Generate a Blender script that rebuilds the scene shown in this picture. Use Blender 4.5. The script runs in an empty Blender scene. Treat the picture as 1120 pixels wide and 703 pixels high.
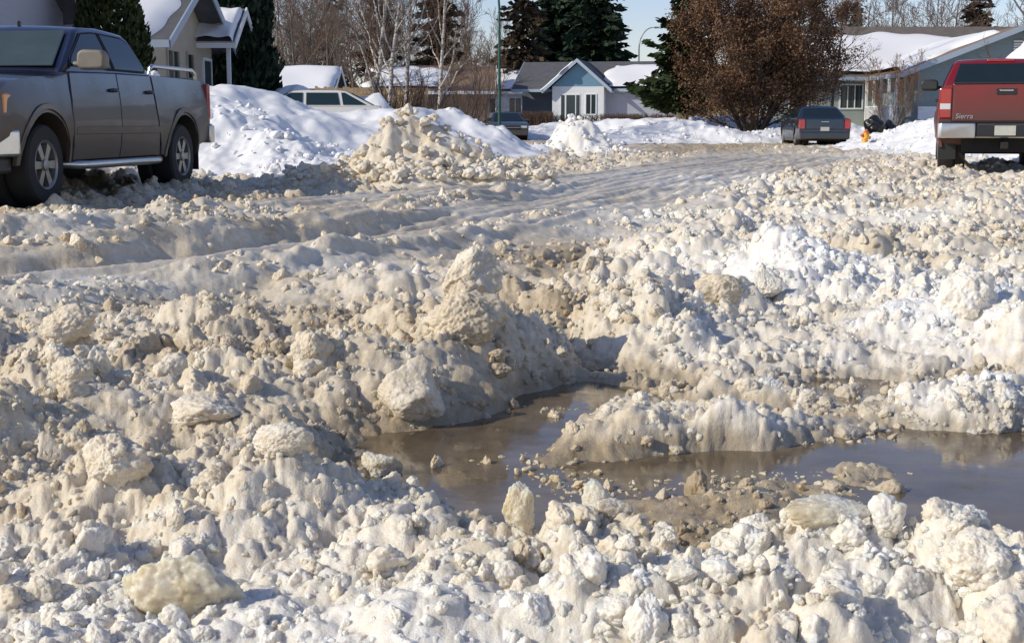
import bpy, bmesh, math, random
import numpy as np
from mathutils import Vector, Matrix
random.seed(7)
RNG = np.random.default_rng(11)
PI = math.pi
SC = bpy.context.scene
COL = SC.collection
F, PX, PY, CAMZ = 1500.0, 560.0, 351.5, 0.87
PITCH = math.atan(216.5 / F)

# ---------------------------------------------------------------- camera geometry helpers
def ray(px, py):
    a, b = (px - PX) / F, -(py - PY) / F
    return (a, math.cos(PITCH) + b * math.sin(PITCH), -math.sin(PITCH) + b * math.cos(PITCH))
def at(px, py, z=0.0):
    d = ray(px, py); t = (z - CAMZ) / d[2]
    return (d[0] * t, d[1] * t)
def atY(px, py, Y):
    d = ray(px, py); t = Y / d[1]
    return (d[0] * t, Y, CAMZ + d[2] * t)

# ---------------------------------------------------------------- scene object helpers
def link(o, parent=None):
    COL.objects.link(o)
    if parent is not None: o.parent = parent
    return o
def tag(o, label, cat, group=None, kind=None):
    if label: o['label'] = label
    if cat: o['category'] = cat
    if group: o['group'] = group
    if kind: o['kind'] = kind
    return o
def thing(name, label, cat, loc=(0, 0, 0), rz=0.0, group=None):
    o = bpy.data.objects.new(name, None); link(o)
    o.location = loc; o.rotation_euler = (0, 0, rz); o.empty_display_size = 0.3
    return tag(o, label, cat, group)
def copy_tree(o, parent=None):
    c = o.copy(); link(c, parent)
    for ch in list(o.children): copy_tree(ch, c)
    return c
def obj(name, bm, mat, parent=None, smooth=None, bevel=0, seg=2, loc=None):
    me = bpy.data.meshes.new(name)
    bmesh.ops.recalc_face_normals(bm, faces=bm.faces)
    bm.to_mesh(me); bm.free()
    for m in (mat if isinstance(mat, (list, tuple)) else [mat]): me.materials.append(m)
    o = bpy.data.objects.new(name, me); link(o, parent)
    if bevel:
        md = o.modifiers.new('bevel', 'BEVEL'); md.width = bevel; md.segments = seg
        md.limit_method = 'ANGLE'; md.angle_limit = math.radians(32); md.use_clamp_overlap = True
    if smooth is not None:
        me.polygons.foreach_set('use_smooth', np.ones(len(me.polygons), bool))
        if smooth < 170: me.set_sharp_from_angle(angle=math.radians(smooth))
    if loc: o.location = loc
    return o
def npmesh(name, V, faces, mat, parent=None, smooth=True, attrs=None, matidx=None):
    """faces: int array (n,k)"""
    me = bpy.data.meshes.new(name)
    V = np.asarray(V, np.float32); faces = np.asarray(faces, np.int32)
    n, k = faces.shape
    me.vertices.add(len(V)); me.vertices.foreach_set('co', V.ravel())
    me.loops.add(n * k); me.loops.foreach_set('vertex_index', faces.ravel())
    me.polygons.add(n); me.polygons.foreach_set('loop_start', np.arange(0, n * k, k, dtype=np.int32))
    me.polygons.foreach_set('use_smooth', np.full(n, smooth))
    for m in (mat if isinstance(mat, (list, tuple)) else [mat]): me.materials.append(m)
    if matidx is not None: me.polygons.foreach_set('material_index', np.asarray(matidx, np.int32))
    me.update(calc_edges=True)
    for an, av in (attrs or {}).items():
        a = me.attributes.new(an, 'FLOAT', 'POINT'); a.data.foreach_set('value', np.asarray(av, np.float32))
    o = bpy.data.objects.new(name, me); link(o, parent)
    return o
def box(bm, x0, x1, y0, y1, z0, z1):
    v = [bm.verts.new(p) for p in [(x0,y0,z0),(x1,y0,z0),(x1,y1,z0),(x0,y1,z0),(x0,y0,z1),(x1,y0,z1),(x1,y1,z1),(x0,y1,z1)]]
    for f in [(0,3,2,1),(4,5,6,7),(0,1,5,4),(1,2,6,5),(2,3,7,6),(3,0,4,7)]: bm.faces.new([v[i] for i in f])
def B(*bs):
    bm = bmesh.new()
    for b in bs: box(bm, *b)
    return bm
def tube(bm, pts, rad, n=8, caps=True):
    """swept tube; rad a number or list"""
    pts = [Vector(p) for p in pts]; rings = []
    for i, p in enumerate(pts):
        t = (pts[min(i+1, len(pts)-1)] - pts[max(i-1, 0)])
        t = t.normalized() if t.length > 1e-9 else Vector((0,0,1))
        a = t.cross(Vector((0,0,1)) if abs(t.z) < .95 else Vector((1,0,0))).normalized(); b = t.cross(a)
        r = rad[i] if isinstance(rad, (list, tuple)) else rad
        rings.append([bm.verts.new(p + (a*math.cos(2*PI*k/n) + b*math.sin(2*PI*k/n))*r) for k in range(n)])
    for i in range(len(rings)-1):
        for k in range(n):
            bm.faces.new([rings[i][k], rings[i][(k+1)%n], rings[i+1][(k+1)%n], rings[i+1][k]])
    if caps:
        bm.faces.new(rings[0][::-1]); bm.faces.new(rings[-1])
def prism(bm, pts, vec):
    """polygon pts (3D) extruded by vec"""
    a = [bm.verts.new(p) for p in pts]; b = [bm.verts.new(Vector(p) + Vector(vec)) for p in pts]
    n = len(pts)
    bm.faces.new(a); bm.faces.new(b[::-1])
    for i in range(n): bm.faces.new([a[i], b[i], b[(i+1)%n], a[(i+1)%n]])
def lathe(bm, prof, n=28, axis='x', c=(0,0,0), caps=True):
    """prof list of (along axis, radius)"""
    rings = []
    for (u, r) in prof:
        ring = []
        for k in range(n):
            t = 2*PI*k/n; p = (u, r*math.cos(t), r*math.sin(t)) if axis == 'x' else (r*math.cos(t), r*math.sin(t), u)
            ring.append(bm.verts.new((p[0]+c[0], p[1]+c[1], p[2]+c[2])))
        rings.append(ring)
    for i in range(len(rings)-1):
        for k in range(n):
            bm.faces.new([rings[i][k], rings[i][(k+1)%n], rings[i+1][(k+1)%n], rings[i+1][k]])
    if caps: bm.faces.new(rings[0][::-1]); bm.faces.new(rings[-1])

# ---------------------------------------------------------------- noise in numpy
def h2(ix, iy, seed):
    n = (ix.astype(np.int64)*374761393 + iy.astype(np.int64)*668265263 + seed*974634777) & 0xffffffff
    n = ((n ^ (n >> 13)) * 1274126177) & 0xffffffff
    n = ((n ^ (n >> 16)) * 2246822519) & 0xffffffff
    return ((n ^ (n >> 15)) & 0xffffff).astype(np.float32) / 16777216.0
def h3(ix, iy, iz, seed): return h2(ix + iz*7919, iy + iz*104729, seed)
def vn2(x, y, seed=0):
    ix, iy = np.floor(x), np.floor(y); fx, fy = (x-ix).astype(np.float32), (y-iy).astype(np.float32)
    fx = fx*fx*fx*(fx*(fx*6-15)+10); fy = fy*fy*fy*(fy*(fy*6-15)+10)
    a, b = h2(ix, iy, seed), h2(ix+1, iy, seed); c, d = h2(ix, iy+1, seed), h2(ix+1, iy+1, seed)
    return (a+(b-a)*fx)*(1-fy) + (c+(d-c)*fx)*fy
def fbm2(x, y, seed=0, oct=4, gain=.5):
    s, a, t = 0, 1, 0
    for o in range(oct):
        s = s + a*(vn2(x*2**o + o*17.3, y*2**o - o*9.1, seed+o) - .5); t += a; a *= gain
    return s / t * 2
def vn3(x, y, z, seed=0):
    ix, iy, iz = np.floor(x), np.floor(y), np.floor(z); fx, fy, fz = x-ix, y-iy, z-iz
    fx, fy, fz = [f*f*f*(f*(f*6-15)+10) for f in (fx, fy, fz)]
    L = lambda a, b, f: a + (b-a)*f
    g = lambda i, j, k: h3(ix+i, iy+j, iz+k, seed)
    return L(L(L(g(0,0,0), g(1,0,0), fx), L(g(0,1,0), g(1,1,0), fx), fy), L(L(g(0,0,1), g(1,0,1), fx), L(g(0,1,1), g(1,1,1), fx), fy), fz)
def fbm3(P, s, seed=0, oct=4, gain=.5):
    v, a, t = 0, 1, 0
    for o in range(oct):
        q = P*s*2**o + o*13.7
        v = v + a*(vn3(q[:,0], q[:,1], q[:,2], seed+o) - .5); t += a; a *= gain
    return v / t * 2
def bumps(x, y, size, seed, rmin=.38, rmax=.72, squash=1.0):
    """union of half-buried round lumps (height in metres)"""
    x, y = x/size, y/size
    ix, iy = np.floor(x), np.floor(y); out = np.zeros(x.shape, np.float32)
    for dx in (-1, 0, 1):
        for dy in (-1, 0, 1):
            cx, cy = ix+dx, iy+dy
            px, py = cx + h2(cx, cy, seed), cy + h2(cx, cy, seed+1)
            r = rmin + (rmax-rmin)*h2(cx, cy, seed+2)
            d = (x-px)**2 + (y-py)**2
            np.maximum(out, np.sqrt(np.maximum(r*r-d, 0)) * (.55+.6*h2(cx, cy, seed+3)), out=out)
    return out*size*squash
def bumps3(x, y, z, size, seed, rmin=.42, rmax=.74):
    """the same in space, so that steep flanks get round lumps too"""
    x, y, z = x/size, y/size, z/size
    ix, iy, iz = np.floor(x), np.floor(y), np.floor(z); out = np.zeros(x.shape, np.float32)
    for dx in (-1, 0, 1):
        for dy in (-1, 0, 1):
            for dz in (-1, 0, 1):
                cx, cy = ix+dx+(iz+dz)*7919, iy+dy+(iz+dz)*104729
                hA = h2(cx, cy, seed); hB = h2(cx, cy, seed+1)
                hC = (hA*37.7+hB*11.3) % 1.0; hD = (hA*91.1+hB*53.9) % 1.0
                d = (x-ix-dx-hA)**2 + (y-iy-dy-hB)**2 + (z-iz-dz-hC)**2
                r = rmin + (rmax-rmin)*hD
                np.maximum(out, np.sqrt(np.maximum(r*r-d, 0)), out=out)
    return out*size
def sstep(a, b, x):
    t = np.clip((x-a)/(b-a), 0, 1); return t*t*(3-2*t)
def polydist(x, y, pts):
    """distance to a polyline and interpolated third value"""
    best = np.full(x.shape, 1e9, np.float32); val = np.zeros(x.shape); ws = np.zeros(x.shape)
    for (a, b) in zip(pts[:-1], pts[1:]):
        ax, ay, av = a; bx, by, bv = b
        L2 = (bx-ax)**2 + (by-ay)**2
        t = np.clip(((x-ax)*(bx-ax) + (y-ay)*(by-ay)) / L2, 0, 1)
        d = np.hypot(x-ax-t*(bx-ax), y-ay-t*(by-ay)); w = 1/(d*d+1e-4)**3     # blended, so that no step shows where the nearest piece changes
        best = np.minimum(best, d); val += w*(av+t*(bv-av)); ws += w
    val = val/ws
    return best, val

# ---------------------------------------------------------------- materials
def newmat(name):
    m = bpy.data.materials.new(name); m.use_nodes = True
    nt = m.node_tree; return m, nt, nt.nodes['Principled BSDF']
def N(nt, t, **kw):
    n = nt.nodes.new(t)
    for k, v in kw.items():
        if k.startswith('i_'): n.inputs[int(k[2:]) if k[2:].isdigit() else k[2:].replace('_', ' ')].default_value = v
        else: setattr(n, k, v)
    return n
def mixcol(nt, fac, a, b, mode='MIX'):
    m = nt.nodes.new('ShaderNodeMix'); m.data_type = 'RGBA'; m.blend_type = mode
    for sock, v in ((m.inputs[0], fac), (m.inputs[6], a), (m.inputs[7], b)):
        if hasattr(v, 'is_linked') or hasattr(v, 'links'): nt.links.new(v, sock)
        elif isinstance(v, (int, float)): sock.default_value = v
        else: sock.default_value = (*v, 1) if len(v) == 3 else v
    return m.outputs[2]
def math_(nt, op, a, b=0.0, clamp=False):
    m = nt.nodes.new('ShaderNodeMath'); m.operation = op; m.use_clamp = clamp
    for i, v in enumerate((a, b)):
        if isinstance(v, (int, float)): m.inputs[i].default_value = v
        else: nt.links.new(v, m.inputs[i])
    return m.outputs[0]
def noise(nt, scale, detail=4, rough=.55, coord='Object', vec=None, w=0):
    n = nt.nodes.new('ShaderNodeTexNoise'); n.inputs['Scale'].default_value = scale
    n.inputs['Detail'].default_value = detail; n.inputs['Roughness'].default_value = rough
    if vec is None:
        tc = nt.nodes.new('ShaderNodeTexCoord'); vec = tc.outputs[coord]
    nt.links.new(vec, n.inputs['Vector']); return n.outputs[0]
def ramp(nt, fac, stops):
    r = nt.nodes.new('ShaderNodeValToRGB'); e = r.color_ramp.elements
    while len(e) < len(stops): e.new(.5)
    for i, (p, c) in enumerate(stops): e[i].position = p; e[i].color = (*c, 1) if len(c) == 3 else c
    nt.links.new(fac, r.inputs[0]); return r.outputs[0]
def simple(name, col, rough=.6, metal=0, var=.12, vscale=6, spec=.5, coat=0, bump=0, bscale=40, ecol=None):
    m, nt, p = newmat(name)
    n = noise(nt, vscale)
    c = mixcol(nt, n, [v*(1-var) for v in col], [min(1, v*(1+var)) for v in col])
    nt.links.new(c, p.inputs['Base Color'])
    p.inputs['Roughness'].default_value = rough; p.inputs['Metallic'].default_value = metal
    p.inputs['Specular IOR Level'].default_value = spec; p.inputs['Coat Weight'].default_value = coat
    if bump:
        b = nt.nodes.new('ShaderNodeBump'); b.inputs['Strength'].default_value = bump; b.inputs['Distance'].default_value = .02
        nt.links.new(noise(nt, bscale), b.inputs['Height']); nt.links.new(b.outputs[0], p.inputs['Normal'])
    return m
# ---------------------------------------------------------------- snow, slush and water materials
SSS = .45
def snow_material(name, island=False, inst=False, sss=0.0):
    m, nt, p = newmat(name)
    at_ = 'INSTANCER' if inst else 'GEOMETRY'
    d = N(nt, 'ShaderNodeAttribute', attribute_name='dirt', attribute_type=at_).outputs['Fac']
    w = N(nt, 'ShaderNodeAttribute', attribute_name='wet', attribute_type=at_).outputs['Fac']
    geo = N(nt, 'ShaderNodeNewGeometry'); pos = geo.outputs['Position']
    n1 = noise(nt, 2.2, 5, .6, vec=pos); n2 = noise(nt, 17, 4, .65, vec=pos); n3 = noise(nt, 60, 3, .6, vec=pos)
    t = math_(nt, 'ADD', d, math_(nt, 'MULTIPLY', math_(nt, 'SUBTRACT', n1, .5), .45))
    t = math_(nt, 'ADD', t, math_(nt, 'MULTIPLY', math_(nt, 'SUBTRACT', n2, .5), .55))
    t = math_(nt, 'ADD', t, math_(nt, 'MULTIPLY', math_(nt, 'SUBTRACT', n3, .5), .30))
    if island:
        t = math_(nt, 'ADD', t, math_(nt, 'MULTIPLY', math_(nt, 'SUBTRACT', geo.outputs['Random Per Island'], .5), .30))
    c = ramp(nt, t, [(0.0, (.86,.85,.83)), (.25, (.80,.74,.625)), (.50, (.655,.56,.41)), (.75, (.39,.30,.19)), (1.0, (.16,.115,.07))])
    grit = ramp(nt, noise(nt, 150, 3, .6, vec=pos), [(.64, (0,)*3), (.74, (1,)*3)])
    band = ramp(nt, noise(nt, 3.4, 5, .65, vec=pos), [(.44, (0,)*3), (.62, (1,)*3)])
    gf = math_(nt, 'MULTIPLY', math_(nt, 'MULTIPLY', grit, band), math_(nt, 'MULTIPLY', d, 1.3, clamp=True))
    c = mixcol(nt, gf, c, (.14, .10, .065))
    c = mixcol(nt, math_(nt, 'MULTIPLY', w, .75), c, (.31, .24, .145))
    nt.links.new(c, p.inputs['Base Color'])
    r = math_(nt, 'SUBTRACT', math_(nt, 'ADD', .30, math_(nt, 'MULTIPLY', n2, .34)), math_(nt, 'MULTIPLY', w, .28)); nt.links.new(r, p.inputs['Roughness'])
    p.inputs['IOR'].default_value = 1.31
    p.inputs['Specular IOR Level'].default_value = .5
    p.inputs['Subsurface Weight'].default_value = sss; p.inputs['Subsurface Radius'].default_value = (1, .72, .45); p.inputs['Subsurface Scale'].default_value = .018
    b = N(nt, 'ShaderNodeBump'); b.inputs['Strength'].default_value = .42; b.inputs['Distance'].default_value = .011
    hh = math_(nt, 'ADD', math_(nt, 'MULTIPLY', noise(nt, 55, 4, .7, vec=pos), 1.0), math_(nt, 'MULTIPLY', noise(nt, 230, 2, .6, vec=pos), .35))
    nt.links.new(hh, b.inputs['Height']); nt.links.new(b.outputs[0], p.inputs['Normal'])
    return m
M_GROUND = snow_material('street_slush', sss=.5)
M_LUMP = snow_material('lump_slush', island=True)
M_CRUMB = snow_material('crumb_slush', inst=True, sss=.55)
M_SNOW = snow_material('bank_snow')
def water_material():
    m, nt, p = newmat('meltwater')
    geo = N(nt, 'ShaderNodeNewGeometry'); pos = geo.outputs['Position']
    c = ramp(nt, noise(nt, 3, 4, .6, vec=pos), [(.35, (.10,.072,.042)), (.55, (.165,.12,.07)), (.72, (.27,.20,.12))])
    nt.links.new(c, p.inputs['Base Color'])
    p.inputs['Roughness'].default_value = .07; p.inputs['IOR'].default_value = 1.33
    r = ramp(nt, noise(nt, 9, 3, .6, vec=pos), [(.42, (.04,)*3), (.7, (.28,)*3)]); nt.links.new(r, p.inputs['Roughness'])
    b = N(nt, 'ShaderNodeBump'); b.inputs['Strength'].default_value = .16; b.inputs['Distance'].default_value = .004
    nt.links.new(noise(nt, 11, 3, .55, vec=pos), b.inputs['Height']); nt.links.new(b.outputs[0], p.inputs['Normal'])
    return m
M_WATER = water_material()

# ---------------------------------------------------------------- the lie of the land
def gp(lst):  # (px, py, z, amount) -> world polyline
    return [(*at(px, py, z), a) for (px, py, z, a) in lst]
WATER_Z = -0.02
# ridges: (polyline, width)
RIDGES = [
    (gp([(430,668,.15,.04),(500,648,.16,.10),(640,640,.17,.12),(800,636,.16,.11),(960,618,.18,.13),(1080,594,.21,.16),(1250,590,.2,.14)]), .15),   # near right crest
    (gp([(215,560,.16,.07),(300,500,.20,.11),(380,500,.19,.11),(440,545,.15,.08),(520,575,.1,.05),(575,610,.08,.03)]), .25),                # mound in front of the dark puddle
    (gp([(-60,500,.2,.10),(60,470,.2,.08),(130,480,.2,.08)]), .25),
    (gp([(300,545,.14,.05),(120,520,.14,.06),(20,560,.14,.05)]), .2),
    (gp([(400,345,.2,.08),(470,305,.28,.14),(545,288,.34,.18),(565,330,.26,.12)]), .30),
    (gp([(540,320,.3,.14),(500,380,.24,.15),(450,430,.18,.11),(425,490,.12,.06)]), .22),                # central ridge
    (gp([(120,405,.16,.07),(300,388,.18,.09),(420,372,.2,.08)]), .2), (gp([(-60,478,.16,.08),(80,436,.18,.10),(200,428,.18,.10),(330,444,.16,.08)]), .17), (gp([(515,548,.06,.08),(600,560,.06,.07)]), .12),
    (gp([(575,330,.22,.10),(610,380,.12,.05)]), .18),
    (gp([(735,300,.2,.13),(700,345,.18,.12),(675,395,.12,.08),(640,450,.05,.03)]), .22),               # ridge right of the trough
    (gp([(600,490,.03,.05),(700,466,.05,.085),(800,456,.05,.085),(900,466,.03,.07),(970,474,.02,.05)]), .13),  # slush island
    (gp([(720,420,.12,.05),(860,405,.12,.07),(1000,400,.12,.06),(1150,385,.12,.06)]), .2),
    (gp([(740,252,.24,.15),(830,258,.25,.19),(900,268,.24,.14)]), .42),                                # broken ledge
    (gp([(1020,330,.2,.10),(1060,305,.24,.18),(1110,340,.2,.12)]), .22),                              # white heap on the right
    (gp([(660,248,.15,.07),(720,228,.15,.09),(800,212,.15,.08)]), .5),
    (gp([(880,215,.2,.08),(1000,222,.2,.08),(1150,215,.2,.09)]), .7),
    (gp([(-80,236,.3,.20),(30,231,.3,.22),(140,222,.28,.17),(250,214,.25,.14),(340,209,.2,.14)]), .40),            # windrow beside the parked pickup
]
TROUGHS = [
    (gp([(640,560,0,.08),(800,548,0,.09),(1000,520,0,.10),(1250,500,0,.10)]), .42),
    (gp([(440,515,0,.20),(500,478,0,.26),(570,448,0,.26),(640,428,0,.22),(690,412,0,.14)]), .26),
    (gp([(590,420,0,.12),(610,380,.05,.13),(585,345,.1,.12)]), .22),
    (gp([(600,516,0,.08),(680,512,0,.13),(780,505,0,.13),(900,495,0,.14),(1000,482,0,.14),(1200,465,0,.15)]), .2),
    (gp([(700,590,0,.04),(800,592,0,.06),(900,588,0,.10),(1040,565,0,.14),(1220,545,0,.14)]), .24),
    (gp([(940,432,0,.08),(1040,425,0,.11),(1200,420,0,.11)]), .17),
    (gp([(560,300,.1,.05),(640,270,.1,.08),(740,235,.1,.06)]), .3),
]
LATE = [
    (gp([(-80,268,.25,.13),(100,260,.25,.13),(250,247,.25,.14),(400,230,.25,.14),(500,214,.24,.13),(600,197,.2,.10)]), .26),   # second windrow, behind the packed lane
    (gp([(-80,312,.17,.03),(60,306,.18,.04),(250,284,.18,.05),(400,264,.19,.06),(520,247,.19,.05),(620,230,.18,.04)]), .14),   # broken edge of the packed lane
]
LATE_RUT = [
    (gp([(-80,336,.0,.10),(60,324,.0,.12),(250,300,.0,.12),(400,279,.0,.12),(520,262,.03,.09)]), .17),   # wheel rut under the lane edge
]
LANE = gp([(-120,300,.17,1),(60,284,.17,1),(200,271,.17,1),(350,254,.17,1),(470,240,.17,1),(590,219,.15,1),(690,200,.12,1),(770,188,.08,1),(840,179,.06,1),(880,172,.04,1)])
LANE2 = gp([(-120,252,.08,1),(60,246,.08,1),(250,231,.08,1),(420,215,.08,1),(560,201,.08,1),(680,188,.08,1),(760,178,.06,1),(800,168,.05,1)])
KERB_L = [(-6.6, 0, 0), (-5.6, 9, 0), (-4.1, 19, 0), (-2.2, 32, 0), (-1.6, 45, 0), (-2.6, 62, 0), (-6, 70, 0), (-30, 80, 0)]
def land(x, y):
    """height, lump mask, dirt with painted hollow shade, wet"""
    dd = np.hypot(x, y)
    wob = fbm2(x*1.3, y*1.3, 5, 4); wobf = fbm2(x*4.5, y*4.5, 9, 3)
    xw, yw = x + .10*wob + .05*wobf, y + .12*fbm2(x*1.3+40, y*1.3, 6, 4)
    h = .05 + .05*wob*sstep(1, 6, dd) + .02*wobf
    for pts, w in RIDGES:
        d, a = polydist(xw, yw, pts); h = h + a*np.exp(-(d/w)**2)
    pool = 0
    for i, (pts, w) in enumerate(TROUGHS):
        d, a = polydist(xw, yw, pts); g = np.exp(-(d/w)**2.6); h = h - a*g
        if i in (0, 1, 3, 4, 5): pool = np.maximum(pool, g*min(1, max(p[2] for p in pts)/.13))
    # the packed lanes are pressed flat
    dl, _ = polydist(xw*.5+x*.5, yw*.5+y*.5, LANE); wl = .70 + .030*y
    lane = 1 - sstep(wl*.75, wl*1.25, dl)
    dl2, _ = polydist(xw, yw, LANE2); lane2 = (1 - sstep(.35, .75, dl2))*.9
    lane = np.maximum(lane, lane2)
    h = h*(1-.9*lane) + (.075+.095*sstep(16, 10, y))*.9*lane + lane*(.018*np.sin(dl*15 + wob*2) + .012*np.sin(dl*37 + wob*5) + .014*fbm2(x*2.2 - y*.9, y*.2, 77, 4))
    keep = np.zeros(x.shape, np.float32)
    for pts, w in LATE:
        d, a = polydist(xw, yw, pts); g = np.exp(-(d/w)**2); h = h + a*g*(.75+.5*vn2(x*1.7, y*1.7, 33)); keep = np.maximum(keep, sstep(.2, .7, g))
    for pts, w in LATE_RUT:
        d, a = polydist(xw, yw, pts); h = h - a*np.exp(-(d/w)**2.6)
    lane = lane*(1-keep)
    # the right-hand pool is choked with a sheet of half-drowned slush
    sheet = sstep(3.66, 3.44, yw)*sstep(2.42, 2.6, yw + .08*np.maximum(x, 0))*sstep(-.12, .12, xw)
    sheet = sheet*(1 - sstep(.78, 1.15, xw - .35*(yw-3.2)))
    sheet = np.maximum(sheet, .9*sstep(4.35, 4.2, yw)*sstep(3.9, 4.0, yw)*sstep(.25, .4, xw)*sstep(1.25, 1.0, xw))
    h = h*(1-.9*sheet) + .9*sheet*(WATER_Z + .006 + .045*fbm2(x*3.4, y*4.6, 63, 5))
    # near apron of trodden snow in the lower left corner
    ap = sstep(2.35, 2.15, y + .10*x)*sstep(.05, -.15, x)
    h = h + .05*sstep(2.6, 2.2, y) * sstep(0.1, -.3, x)
    # the street far out: packed ruts that follow the road
    far = sstep(9, 16, y)
    rx = x - .14*y
    h = h + far*(.035*fbm2(rx*1.8, y*.07, 21, 4) + .012*fbm2(x*1.2, y*.8, 25, 3))
    street_far = sstep(34, 42, y)
    # yards behind the kerbs and beyond the far corner rise
    dk = np.full(x.shape, 99., np.float32)
    kx = np.interp(y, [p[1] for p in KERB_L], [p[0] for p in KERB_L]) - x
    yard = sstep(.2, 3.2, kx)
    kr = np.interp(y, [0, 20, 30, 45, 55, 64, 75], [11.5, 11.7, 12.0, 13.0, 13.2, 8, -3])
    yardr = sstep(.2, 5, x - kr)
    yardf = sstep(74, 92, y)
    yd = np.maximum(np.maximum(yard, yardr), yardf)
    h = h*(1-yd) + yd*(.62 + .18*fbm2(x*.25, y*.25, 31, 4))
    lump = (1-lane*.90) * (1-.45*ap) * (1-.8*sstep(.0, -.08, h)) * (1-yd) * (1-.55*street_far)
    lump = lump*(1-.62*sheet)*(1-.62*(1-sstep(wl*1.1, wl*1.1+1.5, dl))*sstep(.2, -.4, x-.14*y-.3))
    lump = lump * (1 - .45*sstep(.70, .78, .5+.5*fbm2(x*1.1, y*.8, 61, 2)))
    # colour of the ground itself: sanded road, cleaner snow on the right and in the yards, plus shade painted into the hollows
    dirt = .36 + .20*fbm2(x*.7, y*.7, 41, 4) - .04*lane + .10*street_far + .08*sstep(7, 14, y)*sstep(.15*y+.4, .15*y-1.5, x)
    dirt = dirt - .12*sstep(.2, 1.2, x)*sstep(14, 5, y) - .08*sstep(2.9, 2.2, y)
    dirt = dirt + .07*sstep(.6, -.4, x-.05*y)*sstep(2.6, 3.6, y)
    dirt = dirt + .16*np.exp(-((x-.12*y-1.5)/2.2)**2)*sstep(18, 30, y)
    dirt = dirt*(1-yd) + yd*(-.12)
    dirt = dirt + .13*sstep(.12, .0, h)*(1-yd)*(y < 16)  # low spots browned as painted shade, on top of the real dirt
    wet = np.clip(pool*1.2 - .35, 0, .9)*sstep(.10, .0, h)
    wet = np.maximum(wet, sstep(.035, -.01, h)*(.8)*(y < 14)); wet = np.maximum(wet, .34*sstep(.10, .0, h)*(y < 14)); wet = np.maximum(wet, .42*sheet); dirt = dirt + .10*sheet
    wet = np.maximum(wet, .16*lane*sstep(-.3, .3, fbm2(rx*2, y*.4, 73, 3)))
    wet = np.maximum(wet, .35*street_far*(1-yd)*sstep(.0, .5, fbm2(rx*1.2, y*.2, 71, 3)))
    return h.astype(np.float32), np.clip(lump, 0, 1).astype(np.float32), dirt.astype(np.float32), wet.astype(np.float32)
def slush(x, y, full=False):
    """full height of the slush surface with its frozen lumps; full: also the lump swell and the smooth land below"""
    h, lump, dirt, wet = land(x, y)
    wx, wy = x + .05*fbm2(x*6, y*6, 81, 4), y + .05*fbm2(x*6+9, y*6, 82, 4)
    near = sstep(16, 8, y)
    cl = .35 + .85*sstep(-.25, .4, fbm2(x*2.0, y*2.0, 91, 3))
    wz = h*1.0
    hb = bumps3(wx, wy, wz, .25, 101)*.46*cl + bumps3(wx, wy, wz, .12, 111)*.60*cl
    hb = hb + .12*fbm2(x*1.9, y*2.6, 145, 5)
    big = sstep(8, 15, y)*bumps(wx, wy, .42, 151)*.20*cl
    hb = hb + big
    k = np.where(y < 11)[0]
    if len(k):
        z2 = (h + hb*.8)[k]; wk, yk, yy = wx[k], wy[k], y[k]
        f = sstep(11, 7, yy)*bumps3(wk, yk, z2, .058, 121)*.5 + sstep(8, 5, yy)*bumps3(wk, yk, z2, .028, 131)*.66 + sstep(5.5, 3.5, yy)*bumps3(wk, yk, z2, .014, 136)*.5
        f = f + .010*fbm2(wk*28 + z2*21, yk*28 + z2*26, 141, 3)*sstep(11, 7, yy)
        hb[k] += f
    sw = lump*hb - lump*.05 + (1-lump)*.006*fbm2(x*22, y*22, 142, 3)
    wet = np.maximum(wet, .8*sstep(WATER_Z+.05, WATER_Z+.012, h+sw)*(y < 6.5)*(x > -1))
    if full: return h, sw.astype(np.float32), lump, dirt, wet
    return (h + sw).astype(np.float32), lump, dirt, wet

def ground_sheet():
    nu, nv = 1150, 1250
    u = np.linspace(-.66, .66, nu); y = 1.25*(150/1.25)**np.linspace(0, 1, nv)
    Y, U = np.meshgrid(y, u, indexing='ij'); X = U*(Y + .9)
    x, yy = X.ravel().astype(np.float64), Y.ravel().astype(np.float64)
    h, sw, lump, dirt, wet = slush(x, yy, True)
    # swell along the normal of the smooth land
    P = np.stack([x, yy, h.astype(np.float64)], 1).reshape(nv, nu, 3)
    nn = np.cross(np.gradient(P, axis=1), np.gradient(P, axis=0)); nn /= np.linalg.norm(nn, axis=2)[:, :, None]
    nn[:, :, :2] *= .25
    V = P.reshape(-1, 3) + nn.reshape(-1, 3)*sw[:, None]
    i = np.arange(nv-1)[:, None]*nu + np.arange(nu-1)[None, :]
    Fc = np.stack([i, i+1, i+nu+1, i+nu], -1).reshape(-1, 4)
    o = npmesh('slush_street', V, Fc, M_GROUND, attrs={'dirt': dirt, 'wet': wet}); o['kind'] = 'structure'
    # the wide land around it, out to the horizon
    xs = np.concatenate([-np.geomspace(3000, 3, 26), [0], np.geomspace(3, 3000, 26)])
    X, Y = np.meshgrid(xs, xs + 60, indexing='ij'); n = len(xs)
    V = np.stack([X.ravel(), Y.ravel(), np.full(n*n, -.55)], 1)
    i = np.arange(n-1)[:, None]*n + np.arange(n-1)[None, :]
    Fc = np.stack([i, i+n, i+n+1, i+1], -1).reshape(-1, 4)
    o = npmesh('ground', V, Fc, M_SNOW, attrs={'dirt': np.full(n*n, .0), 'wet': np.zeros(n*n)}); o['kind'] = 'structure'
    # meltwater standing in the hollows
    n = 60; X, Y = np.meshgrid(np.linspace(-.9, 3.2, n), np.linspace(2.5, 5.8, n), indexing='ij')
    V = np.stack([X.ravel(), Y.ravel(), np.full(n*n, WATER_Z)], 1)
    i = np.arange(n-1)[:, None]*n + np.arange(n-1)[None, :]
    Fc = np.stack([i, i+n, i+n+1, i+1], -1).reshape(-1, 4)
    o = npmesh('puddle_water', V, Fc, M_WATER); o['kind'] = 'structure'
ground_sheet()

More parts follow.
